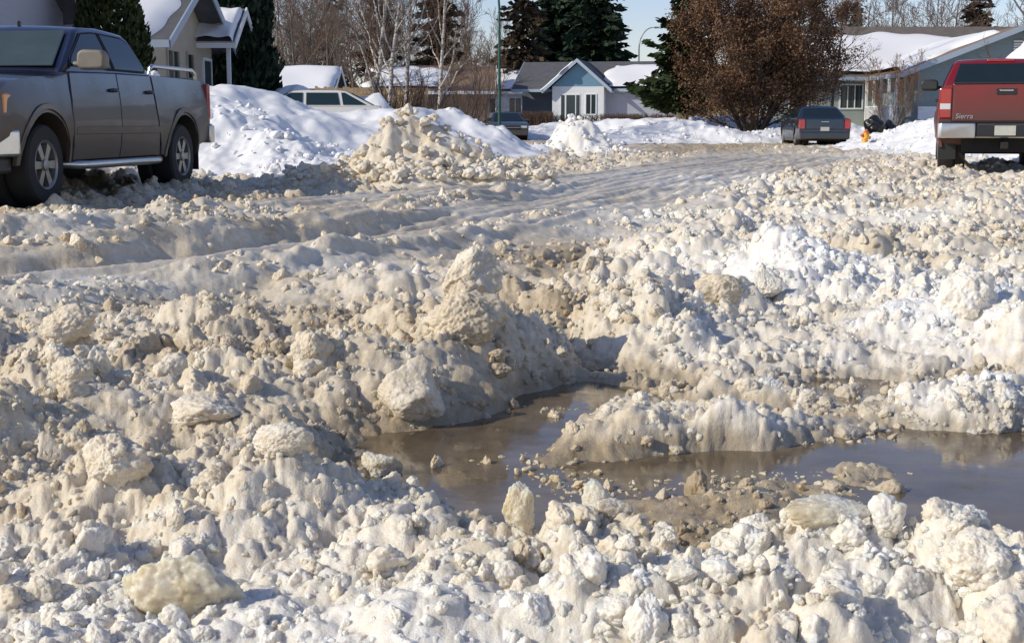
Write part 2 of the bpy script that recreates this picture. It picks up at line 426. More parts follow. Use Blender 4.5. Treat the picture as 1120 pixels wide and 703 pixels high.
# ---------------------------------------------------------------- loose lumps of frozen slush
def ico(sub):
    bm = bmesh.new(); bmesh.ops.create_icosphere(bm, subdivisions=sub, radius=1)
    V = np.array([v.co[:] for v in bm.verts]); Fc = np.array([[v.index for v in f.verts] for f in bm.faces]); bm.free()
    return V / np.linalg.norm(V, axis=1)[:, None], Fc
ICO = {s: ico(s) for s in (2, 3, 4, 5, 6)}
def lump_shape(D, seed, blocky=.5, rough=1.0):
    rg = np.random.default_rng(seed); n = rg.normal(size=(13, 3)); n /= np.linalg.norm(n, axis=1)[:, None]
    hk = rg.uniform(.62, 1.0, 13)
    c = D @ n.T; rr = np.where(c > .05, hk/np.maximum(c, .05), 9.0)
    k = 9.0; poly = -np.log(np.exp(-k*np.minimum(rr, 3)).sum(1))/k
    poly = np.clip(poly, .4, 1.5)
    lob = np.full(len(D), .72)
    for j in range(46):
        q = rg.normal(size=3); q /= np.linalg.norm(q); a = np.clip(D @ q, -1, 1); w = rg.uniform(.16, .62)*(1 if j < 12 else .6)
        lob = np.maximum(lob, .64 + (.05 + .5*w)*rg.uniform(.6, 1.1)*np.sqrt(np.maximum(0, 1-((1-a)/(w*w*.5)))))
    r = blocky*poly + (1-blocky)*lob
    r = r*(1 + rough*(.22*fbm3(D*1.0, 1.5, seed, 3) + .11*fbm3(D, 4.5, seed+5, 3)) + rough*.06*fbm3(D, 12.0, seed+9, 2))
    return D*r[:, None]
PROTO = {s: [lump_shape(ICO[s][0], 300+k, [.15,.3,.5,.75,.85][k % 5], 1.5) for k in range(16)] for s in (2, 3, 4)}
def rotmats(n, rg):
    q = rg.normal(size=(n, 4)); q /= np.linalg.norm(q, axis=1)[:, None]; w, x, y, z = q.T
    return np.stack([1-2*(y*y+z*z), 2*(x*y-z*w), 2*(x*z+y*w), 2*(x*y+z*w), 1-2*(x*x+z*z), 2*(y*z-x*w), 2*(x*z-y*w), 2*(y*z+x*w), 1-2*(x*x+y*y)], 1).reshape(n, 3, 3)
def scatter(P, R, dirt, wet, rg, name, mat, parent=None, depth=None):
    n = len(P); px = R*1500/np.maximum(.8, P[:, 1]) if depth is None else R*1500/depth
    lod = np.where(px > 6, 4, np.where(px > 2.5, 3, 2))
    rot = rotmats(n, rg); sc = rg.uniform(.72, 1.25, (n, 3)); pk = rg.integers(0, 16, n)
    Vs, Fs, Ds, Ws, off = [], [], [], [], 0
    for s in (2, 3, 4):
        for k in range(16):
            idx = np.where((lod == s) & (pk == k))[0]
            if not len(idx): continue
            pr = PROTO[s][k]; fc = ICO[s][1]
            v = pr[None]*sc[idx][:, None, :]
            v = np.einsum('nij,nvj->nvi', rot[idx], v)
            v = v*R[idx][:, None, None]; v[:, :, 2] *= .82; v = v + P[idx][:, None, :]
            m = len(pr)
            Vs.append(v.reshape(-1, 3)); Fs.append((fc[None] + (off + np.arange(len(idx))*m)[:, None, None]).reshape(-1, 3))
            Ds.append(np.repeat(dirt[idx], m)); Ws.append(np.repeat(wet[idx], m)); off += m*len(idx)
    V = np.concatenate(Vs)
    W = np.clip(np.concatenate(Ws), 0, 1)
    return npmesh(name, V, np.concatenate(Fs), mat, parent, attrs={'dirt': np.concatenate(Ds), 'wet': W})
# every crumb is placed as an instance of one of 24 crumbly shapes (uncountable stuff: one object)
def crumb_protos(mat):
    c = bpy.data.collections.new('crumb_shapes')
    for k in range(24):
        sub = 5; D, Fc = ICO[sub]; V = lump_shape(D, 400+k, [.1,.2,.35,.5,.7,.85][k % 6], 1.1)
        o = npmesh('crumb_shape_%02d' % k, V, Fc, mat); COL.objects.unlink(o); c.objects.link(o)
    return c
CRUMBS = crumb_protos(M_CRUMB)
def wet_ice():
    m, nt, p = newmat('wet_ice'); pos = N(nt, 'ShaderNodeNewGeometry').outputs['Position']
    nt.links.new(ramp(nt, noise(nt, 14, 5, .6, vec=pos), [(.32, (.70,.62,.48)), (.55, (.56,.455,.30)), (.75, (.36,.27,.155))]), p.inputs['Base Color'])
    p.inputs['Roughness'].default_value = .17; p.inputs['IOR'].default_value = 1.31; p.inputs['Subsurface Weight'].default_value = .6
    p.inputs['Subsurface Radius'].default_value = (1, .72, .42); p.inputs['Subsurface Scale'].default_value = .02
    return m
M_WETICE = wet_ice(); WET_CRUMBS = crumb_protos(M_WETICE)
def crumb_field(name, label, P, R, dirt, wet, rg, flat=.85, mat=None):
    shapes = CRUMBS if mat is None else WET_CRUMBS
    n = len(P); me = bpy.data.meshes.new(name); me.vertices.add(n); me.vertices.foreach_set('co', P.astype(np.float32).ravel())
    def att(an, t, dom, v, key): a = me.attributes.new(an, t, dom); a.data.foreach_set(key, v.astype(np.int32 if t == 'INT' else np.float32).ravel())
    att('rot', 'FLOAT_VECTOR', 'POINT', rg.uniform(-PI, PI, (n, 3))*np.array([.5, .5, 1]), 'vector')
    sc = R[:, None]*rg.uniform(.72, 1.28, (n, 3))*np.array([1, 1, flat]); att('scl', 'FLOAT_VECTOR', 'POINT', sc, 'vector')
    att('pick', 'INT', 'POINT', rg.integers(0, 24, n), 'value'); att('dirt', 'FLOAT', 'POINT', dirt + rg.normal(0, .055, n), 'value'); att('wet', 'FLOAT', 'POINT', np.clip(wet, 0, 1), 'value')
    o = bpy.data.objects.new(name, me); link(o); me.materials.append(mat or M_CRUMB)
    ng = bpy.data.node_groups.new(name + '_nodes', 'GeometryNodeTree')
    ng.interface.new_socket('Geometry', in_out='INPUT', socket_type='NodeSocketGeometry'); ng.interface.new_socket('Geometry', in_out='OUTPUT', socket_type='NodeSocketGeometry')
    gi, go = ng.nodes.new('NodeGroupInput'), ng.nodes.new('NodeGroupOutput'); ip = ng.nodes.new('GeometryNodeInstanceOnPoints'); ci = ng.nodes.new('GeometryNodeCollectionInfo')
    ci.inputs['Collection'].default_value = shapes; ci.inputs['Separate Children'].default_value = True; ci.inputs['Reset Children'].default_value = True
    ip.inputs['Pick Instance'].default_value = True
    def na(an, t):
        q = ng.nodes.new('GeometryNodeInputNamedAttribute'); q.data_type = t; q.inputs['Name'].default_value = an; return q.outputs['Attribute']
    L = ng.links.new
    L(gi.outputs[0], ip.inputs['Points']); L(ci.outputs[0], ip.inputs['Instance']); L(na('pick', 'INT'), ip.inputs['Instance Index'])
    L(na('rot', 'FLOAT_VECTOR'), ip.inputs['Rotation']); L(na('scl', 'FLOAT_VECTOR'), ip.inputs['Scale']); L(ip.outputs[0], go.inputs[0])
    md = o.modifiers.new('scatter', 'NODES'); md.node_group = ng
    tag(o, label, 'slush', kind='stuff'); return o
def loose_lumps():
    rg = np.random.default_rng(5); PP, RR, DD, WW = [], [], [], []
    #  r0   r1   per m2  from  to   cluster threshold
    for (r0, r1, dens, ymin, ymax, thr) in [(.05,.10,6.0,0,28,.10), (.03,.064,75,0,20,-.02), (.016,.034,330,0,12,.02), (.008,.018,900,0,6.5,.0), (.022,.042,150,0,2.9,-.05), (.0045,.009,1800,0,3.4,-.15), (.05,.10,2.5,18,60,.05), (.025,.05,40,11,34,-.1)]:
        y = np.sqrt(rg.uniform(0, 1, int(dens*(.48*ymax*ymax + 1.8*ymax))))*ymax
        y = np.maximum(y, 1.35 + rg.uniform(0, .3, len(y))); x = rg.uniform(-1, 1, len(y))*(.46*y + .8)
        k = y > ymin; x, y = x[k], y[k]
        r = r0 + (r1-r0)*rg.power(.8, len(y))**1.6
        h, sw, lump, dirt, wet = slush(x, y, True); h = h + sw
        keep = (lump > .2 + .55*rg.uniform(size=len(y))) & (fbm2(x*1.9, y*1.9, 171, 3) + .8*fbm2(x*5, y*5, 175, 2) + rg.normal(0, .22, len(y)) > thr)
        keep |= (r < .017) & (lump > .05) & (rg.uniform(size=len(y)) < .25)
        keep &= (h > WATER_Z - r*.5) & ~((r > .055) & (y < 3.0))
        x, y, r, h, dirt, wet = [a[keep] for a in (x, y, r, h, dirt, wet)]
        PP.append(np.stack([x, y, h + r*rg.uniform(-.75, .22, len(r))], 1)); RR.append(r); DD.append(dirt - .03); WW.append(wet*.7)
    # thin rafts of wet slush afloat in the shallow pool
    n = 9000; x, y = rg.uniform(-.35, 2.6, n), rg.uniform(2.6, 4.7, n); h = slush(x, y)[0]
    zone = sstep(3.62, 3.45, y)*sstep(-.05, .15, x)*(1-.8*sstep(.7, 1.1, x))
    k = (h < WATER_Z + .012) & (fbm2(x*3.0, y*3.4, 181, 3) + .35*fbm2(x*9, y*9, 182, 2) + rg.normal(0, .12, n) > .36 - .46*zone); x, y = x[k], y[k]; r = .004 + .017*rg.uniform(size=len(x))**2.2
    crumb_field('slush_rafts', 'wet brown slush ice drifting in clusters on the shallow puddle', np.stack([x, y, np.full(len(x), WATER_Z) - r*.28], 1), r*np.where(rg.uniform(size=len(r)) < .12, 1.5, .8), .34 + .1*rg.normal(size=len(x)), np.full(len(x), .3), rg, .55, M_WETICE)
    print('crumbs', sum(len(r) for r in RR))
    crumb_field('slush_lumps', 'loose crumbs and lumps of frozen tan slush strewn over the rutted street', np.concatenate(PP), np.concatenate(RR), np.concatenate(DD), np.concatenate(WW), rg)
loose_lumps()
# ---------------------------------------------------------------- vehicle materials
def paint(name, col, mud, mz=1.0, soft=.5, amount=.9, metal=.35):
    """car paint with road dirt that climbs from the sills (object space height)"""
    m, nt, p = newmat(name)
    tc = N(nt, 'ShaderNodeTexCoord'); sx = N(nt, 'ShaderNodeSeparateXYZ'); nt.links.new(tc.outputs['Object'], sx.inputs[0])
    n = noise(nt, 2.5, 5, .6); n2 = noise(nt, 28, 4, .7)
    t = math_(nt, 'DIVIDE', math_(nt, 'SUBTRACT', mz, sx.outputs[2]), soft)
    t = math_(nt, 'ADD', t, math_(nt, 'MULTIPLY', math_(nt, 'SUBTRACT', n, .5), .9))
    t = math_(nt, 'ADD', t, math_(nt, 'MULTIPLY', math_(nt, 'SUBTRACT', n2, .5), .35))
    t = math_(nt, 'MULTIPLY', math_(nt, 'ADD', t, .5, clamp=True), amount)
    t = math_(nt, 'ADD', t, .08)
    nt.links.new(mixcol(nt, t, col, mud), p.inputs['Base Color'])
    r = math_(nt, 'ADD', .16, math_(nt, 'MULTIPLY', t, .40)); nt.links.new(r, p.inputs['Roughness'])
    mt = math_(nt, 'MULTIPLY', math_(nt, 'SUBTRACT', 1, t), metal); nt.links.new(mt, p.inputs['Metallic'])
    cw = math_(nt, 'MULTIPLY', math_(nt, 'SUBTRACT', 1, t), .8); nt.links.new(cw, p.inputs['Coat Weight'])
    p.inputs['Coat Roughness'].default_value = .06
    return m
M_GLASS = simple('tinted_glass', (.012, .02, .024), .06, var=.2, spec=.6)
M_GLASS2 = simple('green_glass', (.016, .032, .032), .08, var=.2, spec=.7)
M_SCREEN = simple('windscreen_glass', (.05, .07, .062), .05, var=.6, vscale=1.6, spec=.7)
M_RUBBER = simple('tyre_rubber', (.022, .021, .02), .8, var=.3, vscale=9)
M_BLACK = simple('black_plastic', (.02, .02, .021), .5, var=.2)
M_UNDER = simple('underbody', (.02, .018, .016), .9, var=.4)
M_CHROME = simple('dirty_chrome', (.62, .60, .56), .28, metal=.9, var=.14, vscale=8)
M_ALLOY = simple('dull_alloy', (.34, .32, .29), .42, metal=.6, var=.25, vscale=14)
M_RED_L = simple('red_lens', (.38, .018, .015), .15, var=.15, spec=.7, coat=.8)
M_CLEAR_L = simple('clear_lens', (.62, .62, .60), .12, var=.1, coat=.8)
M_AMBER = simple('amber_lens', (.62, .20, .02), .18, var=.1, coat=.6)
M_PLATE = simple('licence_plate', (.50, .49, .42), .5, var=.2, vscale=20)
M_PLATE_INK = simple('plate_ink', (.06, .09, .18), .5)
M_MUDBEIGE = simple('dusty_beige', (.20, .175, .135), .6, var=.2, vscale=12)
M_SEAM = simple('seam_shadow_rubber', (.008, .008, .009), .8)

def cut_prism(poly, x0, x1, zc, yc, xc=()):
    """closed prism of a (y,z) polygon between x0 and x1, sliced along the given heights and lengths"""
    bm = bmesh.new(); prism(bm, [(x0, y, z) for y, z in poly], (x1-x0, 0, 0))
    for lst, no in ((zc, (0,0,1)), (yc, (0,1,0)), (xc, (1,0,0))):
        for c in lst:
            co_ = (c if no[0] else 0, c if no[1] else 0, c if no[2] else 0)
            bmesh.ops.bisect_plane(bm, geom=bm.verts[:]+bm.edges[:]+bm.faces[:], dist=1e-5, plane_co=co_, plane_no=no)
    bmesh.ops.remove_doubles(bm, verts=bm.verts, dist=1e-5)
    return bm
def body(name, poly, xf, mat, parent, crown=.03, bevel=.03, zc=(), yc=(), smooth=40):
    bm = cut_prism(poly, -1, 1, zc, yc, (-.55, 0, .55))
    for v in bm.verts:
        w = v.co.x; v.co.x = w*xf(v.co.y, v.co.z); v.co.z -= crown*(w*w) * (1 if v.co.z > .7 else 0)
    return obj(name, bm, mat, parent, smooth, bevel)
def panel(name, poly, xf, side, off, thick, mat, parent, bevel=0, zc=(), yc=(), smooth=45, crown=0):
    bm = cut_prism(poly, 0, 1, zc, yc)
    for v in bm.verts:
        base = xf(v.co.y, v.co.z)
        v.co.x = side*(base + off - (thick if v.co.x < .5 else 0)); v.co.z -= crown
    return obj(name, bm, mat, parent, smooth, bevel)
def arc(cy, cz, r, a0, a1, n=14):
    return [(cy + r*math.cos(math.radians(a0+(a1-a0)*i/n)), cz + r*math.sin(math.radians(a0+(a1-a0)*i/n))) for i in range(n+1)]
def wheel(parent, x, y, R, w, side, rimr, spokes=6, rim_mat=None, steel=False):
    rim_mat = rim_mat or M_ALLOY
    bm = bmesh.new()
    lathe(bm, [(-w/2, rimr), (-w/2*.98, R*.93), (-w/2*.8, R*.985), (-w*.2, R), (w*.2, R), (w/2*.8, R*.985), (w/2*.98, R*.93), (w/2, rimr)], 40, caps=False)
    # tread grooves
    for v in bm.verts: pass
    wh = obj('wheel', bm, M_RUBBER, parent, 35, loc=(x, y, R))
    bm = bmesh.new(); s = side
    lathe(bm, [(s*w*.10, rimr*1.0), (s*w*.46, rimr*1.02), (s*w*.52, rimr*.97), (s*w*.46, rimr*.90), (s*w*.05, rimr*.86), (s*w*.04, rimr*.80)], 36, caps=False)
    for k in range(spokes):
        a = 2*PI*k/spokes; ca, sa = math.cos(a), math.sin(a); ww = rimr*.17
        def P(u, r, t): return (u, r*ca - t*sa, r*sa + t*ca)
        prism(bm, [P(s*w*.44, rimr*.12, -ww*.7), P(s*w*.44, rimr*.92, -ww), P(s*w*.44, rimr*.92, ww), P(s*w*.44, rimr*.12, ww*.7)], (-s*w*.2, 0, 0))
    lathe(bm, [(s*w*.30, rimr*.26), (s*w*.50, rimr*.24), (s*w*.52, rimr*.18), (s*w*.53, .01)], 20)
    obj('rim', bm, rim_mat, wh, 35)
    bm = bmesh.new(); lathe(bm, [(s*w*.05, rimr*.84), (s*w*.07, rimr*.84)], 30); obj('brake_disc', bm, M_UNDER, wh, 35)
    return wh

# ---------------------------------------------------------------- crew cab pickup
def pickup(label, loc, heading, pm, lift=0.0, scale=1.0, rails=False, glass=None, tail_text=None, steps=True):
    glass = glass or M_GLASS
    t = thing('pickup_truck', label, 'pickup truck', (loc[0], loc[1], loc[2]), heading); t.scale = (scale,)*3
    def xf(y, z):
        w = np.interp(z, [.4, .62, .85, 1.08, 1.22, 1.42], [.93, .975, .995, .985, .965, .935])
        w -= .07*max(0, (y-2.2)/.55)**2 + .02*max(0, (-2.5-y)/.5)
        for ay in (1.82, -1.95):
            d = abs(y-ay)
            if d < .75 and z < 1.15: w += .022*(1-(d/.75)**2)*min(1, (1.15-z)/.3)
        return w
    def xc(y, z): return np.interp(z, [1.36, 1.45, 1.6, 1.78, 1.9], [.925, .905, .845, .765, .70]) - .03*max(0, y-.4)
    lower = ([(-2.93,.60),(-2.955,1.0),(-2.94,1.40),(-1.04,1.415),(-1.0,1.40),(1.28,1.37),(1.40,1.33),(2.0,1.305),(2.5,1.24),(2.70,1.13),(2.76,.95),(2.74,.58),(2.40,.52)]
             + arc(1.82,.43,.53,10,170) + [(1.25,.44),(-1.38,.44)] + arc(-1.95,.43,.53,2,178) + [(-2.53,.54)])
    bd = body('body', lower, xf, pm, t, .035, .035, (.62,.74,.86,.98,1.08,1.18,1.28,1.36), (2.55,2.2,1.5,-1.0,-2.5))
    bm = bmesh.new()                                                    # a thin hollow look into the load bed
    obj('load_bed', B((-.78,.78,-2.86,-1.12,1.37,1.395)), M_BLACK, t)
    cabp = [(-1.03,1.38),(-.97,1.52),(-.82,1.80),(-.70,1.865),(-.1,1.895),(.40,1.875),(.55,1.835),(1.08,1.50),(1.30,1.35)]
    cb = body('cab', cabp, xc, pm, t, .03, .03, (1.45,1.6,1.72,1.8), (-.5,0,.45))
    # side glass: the panes stand just proud of the pillars
    Wf = [(1.03,1.435),(.93,1.52),(.50,1.765),(.22,1.79),(.10,1.79),(.06,1.42)]
    Wr = [(-.04,1.42),(.00,1.79),(-.56,1.775),(-.70,1.73),(-.88,1.45),(-.86,1.42)]
    for s in (-1, 1):
        for nm, W in (('front_window', Wf), ('rear_window', Wr)):
            cy = sum(p[0] for p in W)/len(W); cz = sum(p[1] for p in W)/len(W)
            big = [(cy+(y-cy)*1.09, cz+(z-cz)*1.12) for y, z in W]
            fr = panel('window_seal', big, xc, s, .004, .02, M_SEAM, t, 0, (1.45,1.6,1.72), ())
            g = panel('side_window', W, xc, s, .009, .02, glass, t, 0, (1.45,1.6,1.72), ())
    # doors as slightly raised skins so that the shut lines show
    Df = [(1.22,.47),(1.25,1.0),(1.20,1.37),(.02,1.395),(.02,.47)]
    Dr = [(0.0,.47),(0.0,1.395),(-.97,1.40),(-1.0,1.05),(-1.06,.8),(-1.14,.60),(-1.18,.47)]
    for s in (-1, 1):
        for D in (Df, Dr):
            cy = sum(p[0] for p in D)/len(D); cz = .93
            big = [(cy+(y-cy)*1.022, z + (.012 if z > 1 else -.006)) for y, z in D]
            panel('door_seal', big, xf, s, .003, .01, M_SEAM, t, 0, (.62,.74,.86,.98,1.08,1.18,1.28,1.36), (.6,-.6), crown=.033)
            d = panel('door', D, xf, s, .013, .02, pm, t, .006, (.62,.74,.86,.98,1.08,1.18,1.28,1.36), (.6,-.6), crown=.033)
            yh = D[3][0] + .16 if D is Df else D[2][0] + .12
            bm = bmesh.new(); x = s*(xf(yh, 1.18)+.03)
            tube(bm, [(x-s*.02,yh-.09,1.175),(x+s*.012,yh-.06,1.18),(x+s*.012,yh+.06,1.18),(x-s*.02,yh+.09,1.175)], .018, 8)
            obj('door_handle', bm, M_BLACK, d, 60)
        # rubbing strip, arch lips, step tube
        panel('side_moulding', [(1.18,.70),(1.18,.78),(-1.2,.78),(-1.2,.70)], xf, s, .022, .03, pm, t, .006, (), (.6,0,-.6))
        for ay in (1.82, -1.95):
            a = arc(ay,.43,.525,-2,182,18) + arc(ay,.43,.585,182,-2,18)
            panel('arch_lip', a, xf, s, .012, .05, pm, t, .006, (), ())
        if steps:
            bm = bmesh.new(); tube(bm, [(s*.80,1.22,.40),(s*.96,1.10,.385),(s*.99,.9,.38),(s*.99,-1.0,.38),(s*.96,-1.15,.385),(s*.80,-1.26,.40)], .045, 12)
            obj('side_step', bm, M_CHROME, t, 60)
        # mirror
        bm = bmesh.new(); box(bm, s*.90, s*1.04, .96, 1.02, 1.40, 1.46); 
        cx, cy_ = s*1.13, .98
        prf = [(-.15,-.08),(-.16,.04),(-.12,.10),(.10,.11),(.15,.07),(.16,-.05),(.12,-.10),(-.10,-.10)]
        prism(bm, [(cx + a_, cy_-.06, 1.47 + b_) for a_, b_ in prf], (0, .15, 0))
        mr = obj('mirror', bm, M_MUDBEIGE if rails else M_BLACK, t, 50, .03, 3)
        obj('mirror_glass', B((cx-.12, cx+.12, cy_-.066, cy_-.0605, 1.41, 1.54)), M_GLASS, mr)
        for ay in (1.82, -1.95):
            wheel(t, s*.83, ay, .405, .27, s, .25, 6)
            bm = bmesh.new(); lathe(bm, [(s*.55,.52),(s*.70,.52)], 24, 'x', (0, ay, .45)); obj('wheel_well', bm, M_UNDER, t, 40)
        obj('mud_flap', B((s*.70, s*.97, -2.49, -2.475, .22, .62) if s > 0 else (s*.97, s*.70, -2.49, -2.475, .22, .62)), M_BLACK, t)
        if rails:
            bm = bmesh.new(); tube(bm, [(s*.86,-1.18,1.38),(s*.86,-1.20,1.47),(s*.86,-1.28,1.50),(s*.86,-2.62,1.50),(s*.86,-2.74,1.46),(s*.86,-2.76,1.38)], .026, 10)
            obj('bed_rail', bm, M_CHROME, t, 60)
        # lamps
        obj('tail_lamp', B((min(s*.80, s*.985), max(s*.80, s*.985), -2.968, -2.885, .86, 1.33)), M_RED_L, t, None, .02)
        obj('reversing_lamp', B((min(s*.815, s*.97), max(s*.815, s*.97), -2.974, -2.95, 1.0, 1.09)), M_CLEAR_L, t, None, .004)
        obj('headlamp', B((min(s*.58, s*.90), max(s*.58, s*.90), 2.60, 2.775, .88, 1.12)), M_CLEAR_L, t, None, .03)
        obj('indicator_lamp', B((min(s*.86, s*.958), max(s*.86, s*.958), 2.42, 2.62, .90, 1.10)), M_AMBER, t, None, .02)
    obj('chassis', B((-.62,.62,-2.8,2.5,.34,.70), (-.70,.70,-2.08,-1.83,.30,.42), (-.70,.70,1.7,1.95,.30,.42)), M_UNDER, t)
    # screens, front and back
    def screen(nm, a, b, wa, wb, off, fwd):
        bm = bmesh.new(); d = Vector((0, b[0]-a[0], b[1]-a[1])).normalized(); n = Vector((0, -d.z, d.y))*(-1 if fwd else 1)
        if (n.y > 0) != fwd: n = -n
        pts = [(-wa, a[0], a[1]), (wa, a[0], a[1]), (wb, b[0], b[1]), (-wb, b[0], b[1])]
        pts = [Vector(p) + n*off for p in pts]; prism(bm, pts, -n*.02)
        return obj(nm, bm, glass, t, None, .008)
    sh = lambda z: z - .022
    screen('windscreen', (1.23, sh(1.41)), (.60, sh(1.80)), .80, .66, .034, True).data.materials[0] = M_SCREEN
    screen('rear_screen', (-1.0, sh(1.44)), (-.83, sh(1.79)), .76, .66, .034, False)
    obj('roof_aerial', B((-.012,.012,.30,.37,1.86,1.93)), M_BLACK, t, None, .012)
    obj('high_brake_lamp', B((-.22,.22,-.80,-.71,1.815,1.85)), M_RED_L, t, None, .01)
    for s in (-1, 1):
        panel('cab_gap', [(-1.045,1.40),(-1.075,1.05),(-1.14,.8),(-1.22,.60),(-1.26,.46),(-1.225,.46),(-1.19,.60),(-1.11,.8),(-1.045,1.05),(-1.012,1.40)], xf, s, .004, .02, M_SEAM, t, 0, (.62,.74,.86,.98,1.08,1.18,1.28,1.36), (), crown=.033)
    # tailgate with handle, its shut lines, and the bumpers
    obj('tailgate_seal', B((-.80,.80,-2.962,-2.94,.80,1.385)), M_SEAM, t, None, .01)
    tg = obj('tailgate', B((-.785,.785,-2.972,-2.93,.815,1.395)), pm, t, None, .015)
    obj('tailgate_spoiler', B((-.785,.785,-2.99,-2.93,1.385,1.415)), M_BLACK, tg, None, .01)
    obj('tailgate_handle', B((-.15,.15,-2.982,-2.968,1.22,1.315)), M_BLACK, tg, None, .012)
    obj('handle_lever', B((-.10,.10,-2.992,-2.98,1.275,1.298)), M_CHROME, tg, None, .004)
    if tail_text:
        cu = bpy.data.curves.new('badge', 'FONT'); cu.body = tail_text; cu.size = .11; cu.extrude = .004; cu.shear = .2
        tmp = bpy.data.objects.new('tmp', cu); link(tmp); dg = bpy.context.evaluated_depsgraph_get()
        me = bpy.data.meshes.new_from_object(tmp.evaluated_get(dg)); bpy.data.objects.remove(tmp); bpy.data.curves.remove(cu)
        tx = bpy.data.objects.new('badge', me); link(tx, tg); me.materials.clear(); me.materials.append(M_CHROME)
        tx.location = (-.74, -2.978, .86); tx.rotation_euler = (PI/2, 0, 0)
    bm = bmesh.new(); prism(bm, [(-1.0,-2.88,.56),(-1.0,-3.06,.56),(-.94,-3.10,.56),(-.44,-3.10,.56),(-.42,-3.02,.56),(.42,-3.02,.56),(.44,-3.10,.56),(.94,-3.10,.56),(1.0,-3.06,.56),(1.0,-2.88,.56)], (0,0,.23))
    rb = obj('rear_bumper', bm, M_CHROME, t, 40, .015, 2)
    obj('bumper_step', B((-.43,.43,-3.07,-3.022,.58,.77)), M_BLACK, rb, None, .008)
    obj('bumper_tread', B((-.96,.96,-3.085,-2.93,.792,.81)), M_BLACK, rb, None, .006)
    pl = obj('licence_plate', B((-.155,.155,-3.082,-3.072,.60,.75)), M_PLATE, rb, None, .003)
    obj('tow_hitch', B((-.05,.05,-3.15,-2.7,.40,.50)), M_UNDER, t)
    bm = bmesh.new(); tube(bm, [(.62,-2.3,.42),(.62,-2.85,.40)], .035, 10); obj('exhaust_pipe', bm, M_UNDER, t, 60)
    bm = bmesh.new(); xs = [-1.0,-.9,-.6,.6,.9,1.0]; ys = [2.40,2.74,2.86,2.86,2.74,2.40]
    prism(bm, [(x, y, .50) for x, y in zip(xs, ys)] + [(.9,2.3,.50),(-.9,2.3,.50)], (0,0,.26))
    fb = obj('front_bumper', bm, M_CHROME, t, 40, .03, 3)
    obj('air_dam', B((-.9,.9,2.4,2.72,.34,.50)), M_BLACK, fb, None, .03)
    gr = obj('grille', B((-.56,.56,2.72,2.79,.82,1.13)), M_CHROME, t, None, .02)
    obj('grille_mesh', B((-.50,.50,2.78,2.795,.86,1.09)), M_BLACK, gr)
    return t

P_NAVY = paint('navy_paint_with_road_dirt', (.016, .024, .058), (.092, .069, .045), 1.06, .6, .82, .3)
P_RED = paint('red_paint_with_road_dirt', (.25, .007, .012), (.105, .052, .04), 1.18, .6, .78, .25)
def heading_of(rear, front): return math.atan2(-(front[0]-rear[0]), front[1]-rear[1])
# near side wheels of the parked pickup: front one nearest the camera
fw, rw = Vector((-4.56, 13.55)), Vector((-4.10, 17.15))
ax = (fw - rw).normalized(); nrm = Vector((ax.y, -ax.x))
if nrm.x > 0: nrm = -nrm
ctr = (fw+rw)/2 + nrm*.94 + ax*.065
pickup('dark navy crew cab pickup with dirt-dulled sides and chrome bed rails, parked on the left', (ctr.x, ctr.y, .07), heading_of(rw, fw), P_NAVY, rails=True, scale=.98)
rc = Vector((7.83, 22.0)); hd = -math.radians(16.6)
rr = Vector((-math.sin(hd), math.cos(hd)))*3.05
pickup('red pickup truck with muddy tailgate seen from behind, stopped on the right', (rc.x+rr.x, rc.y+rr.y, .06), hd, P_RED, tail_text='Sierra', steps=False, scale=1.03)

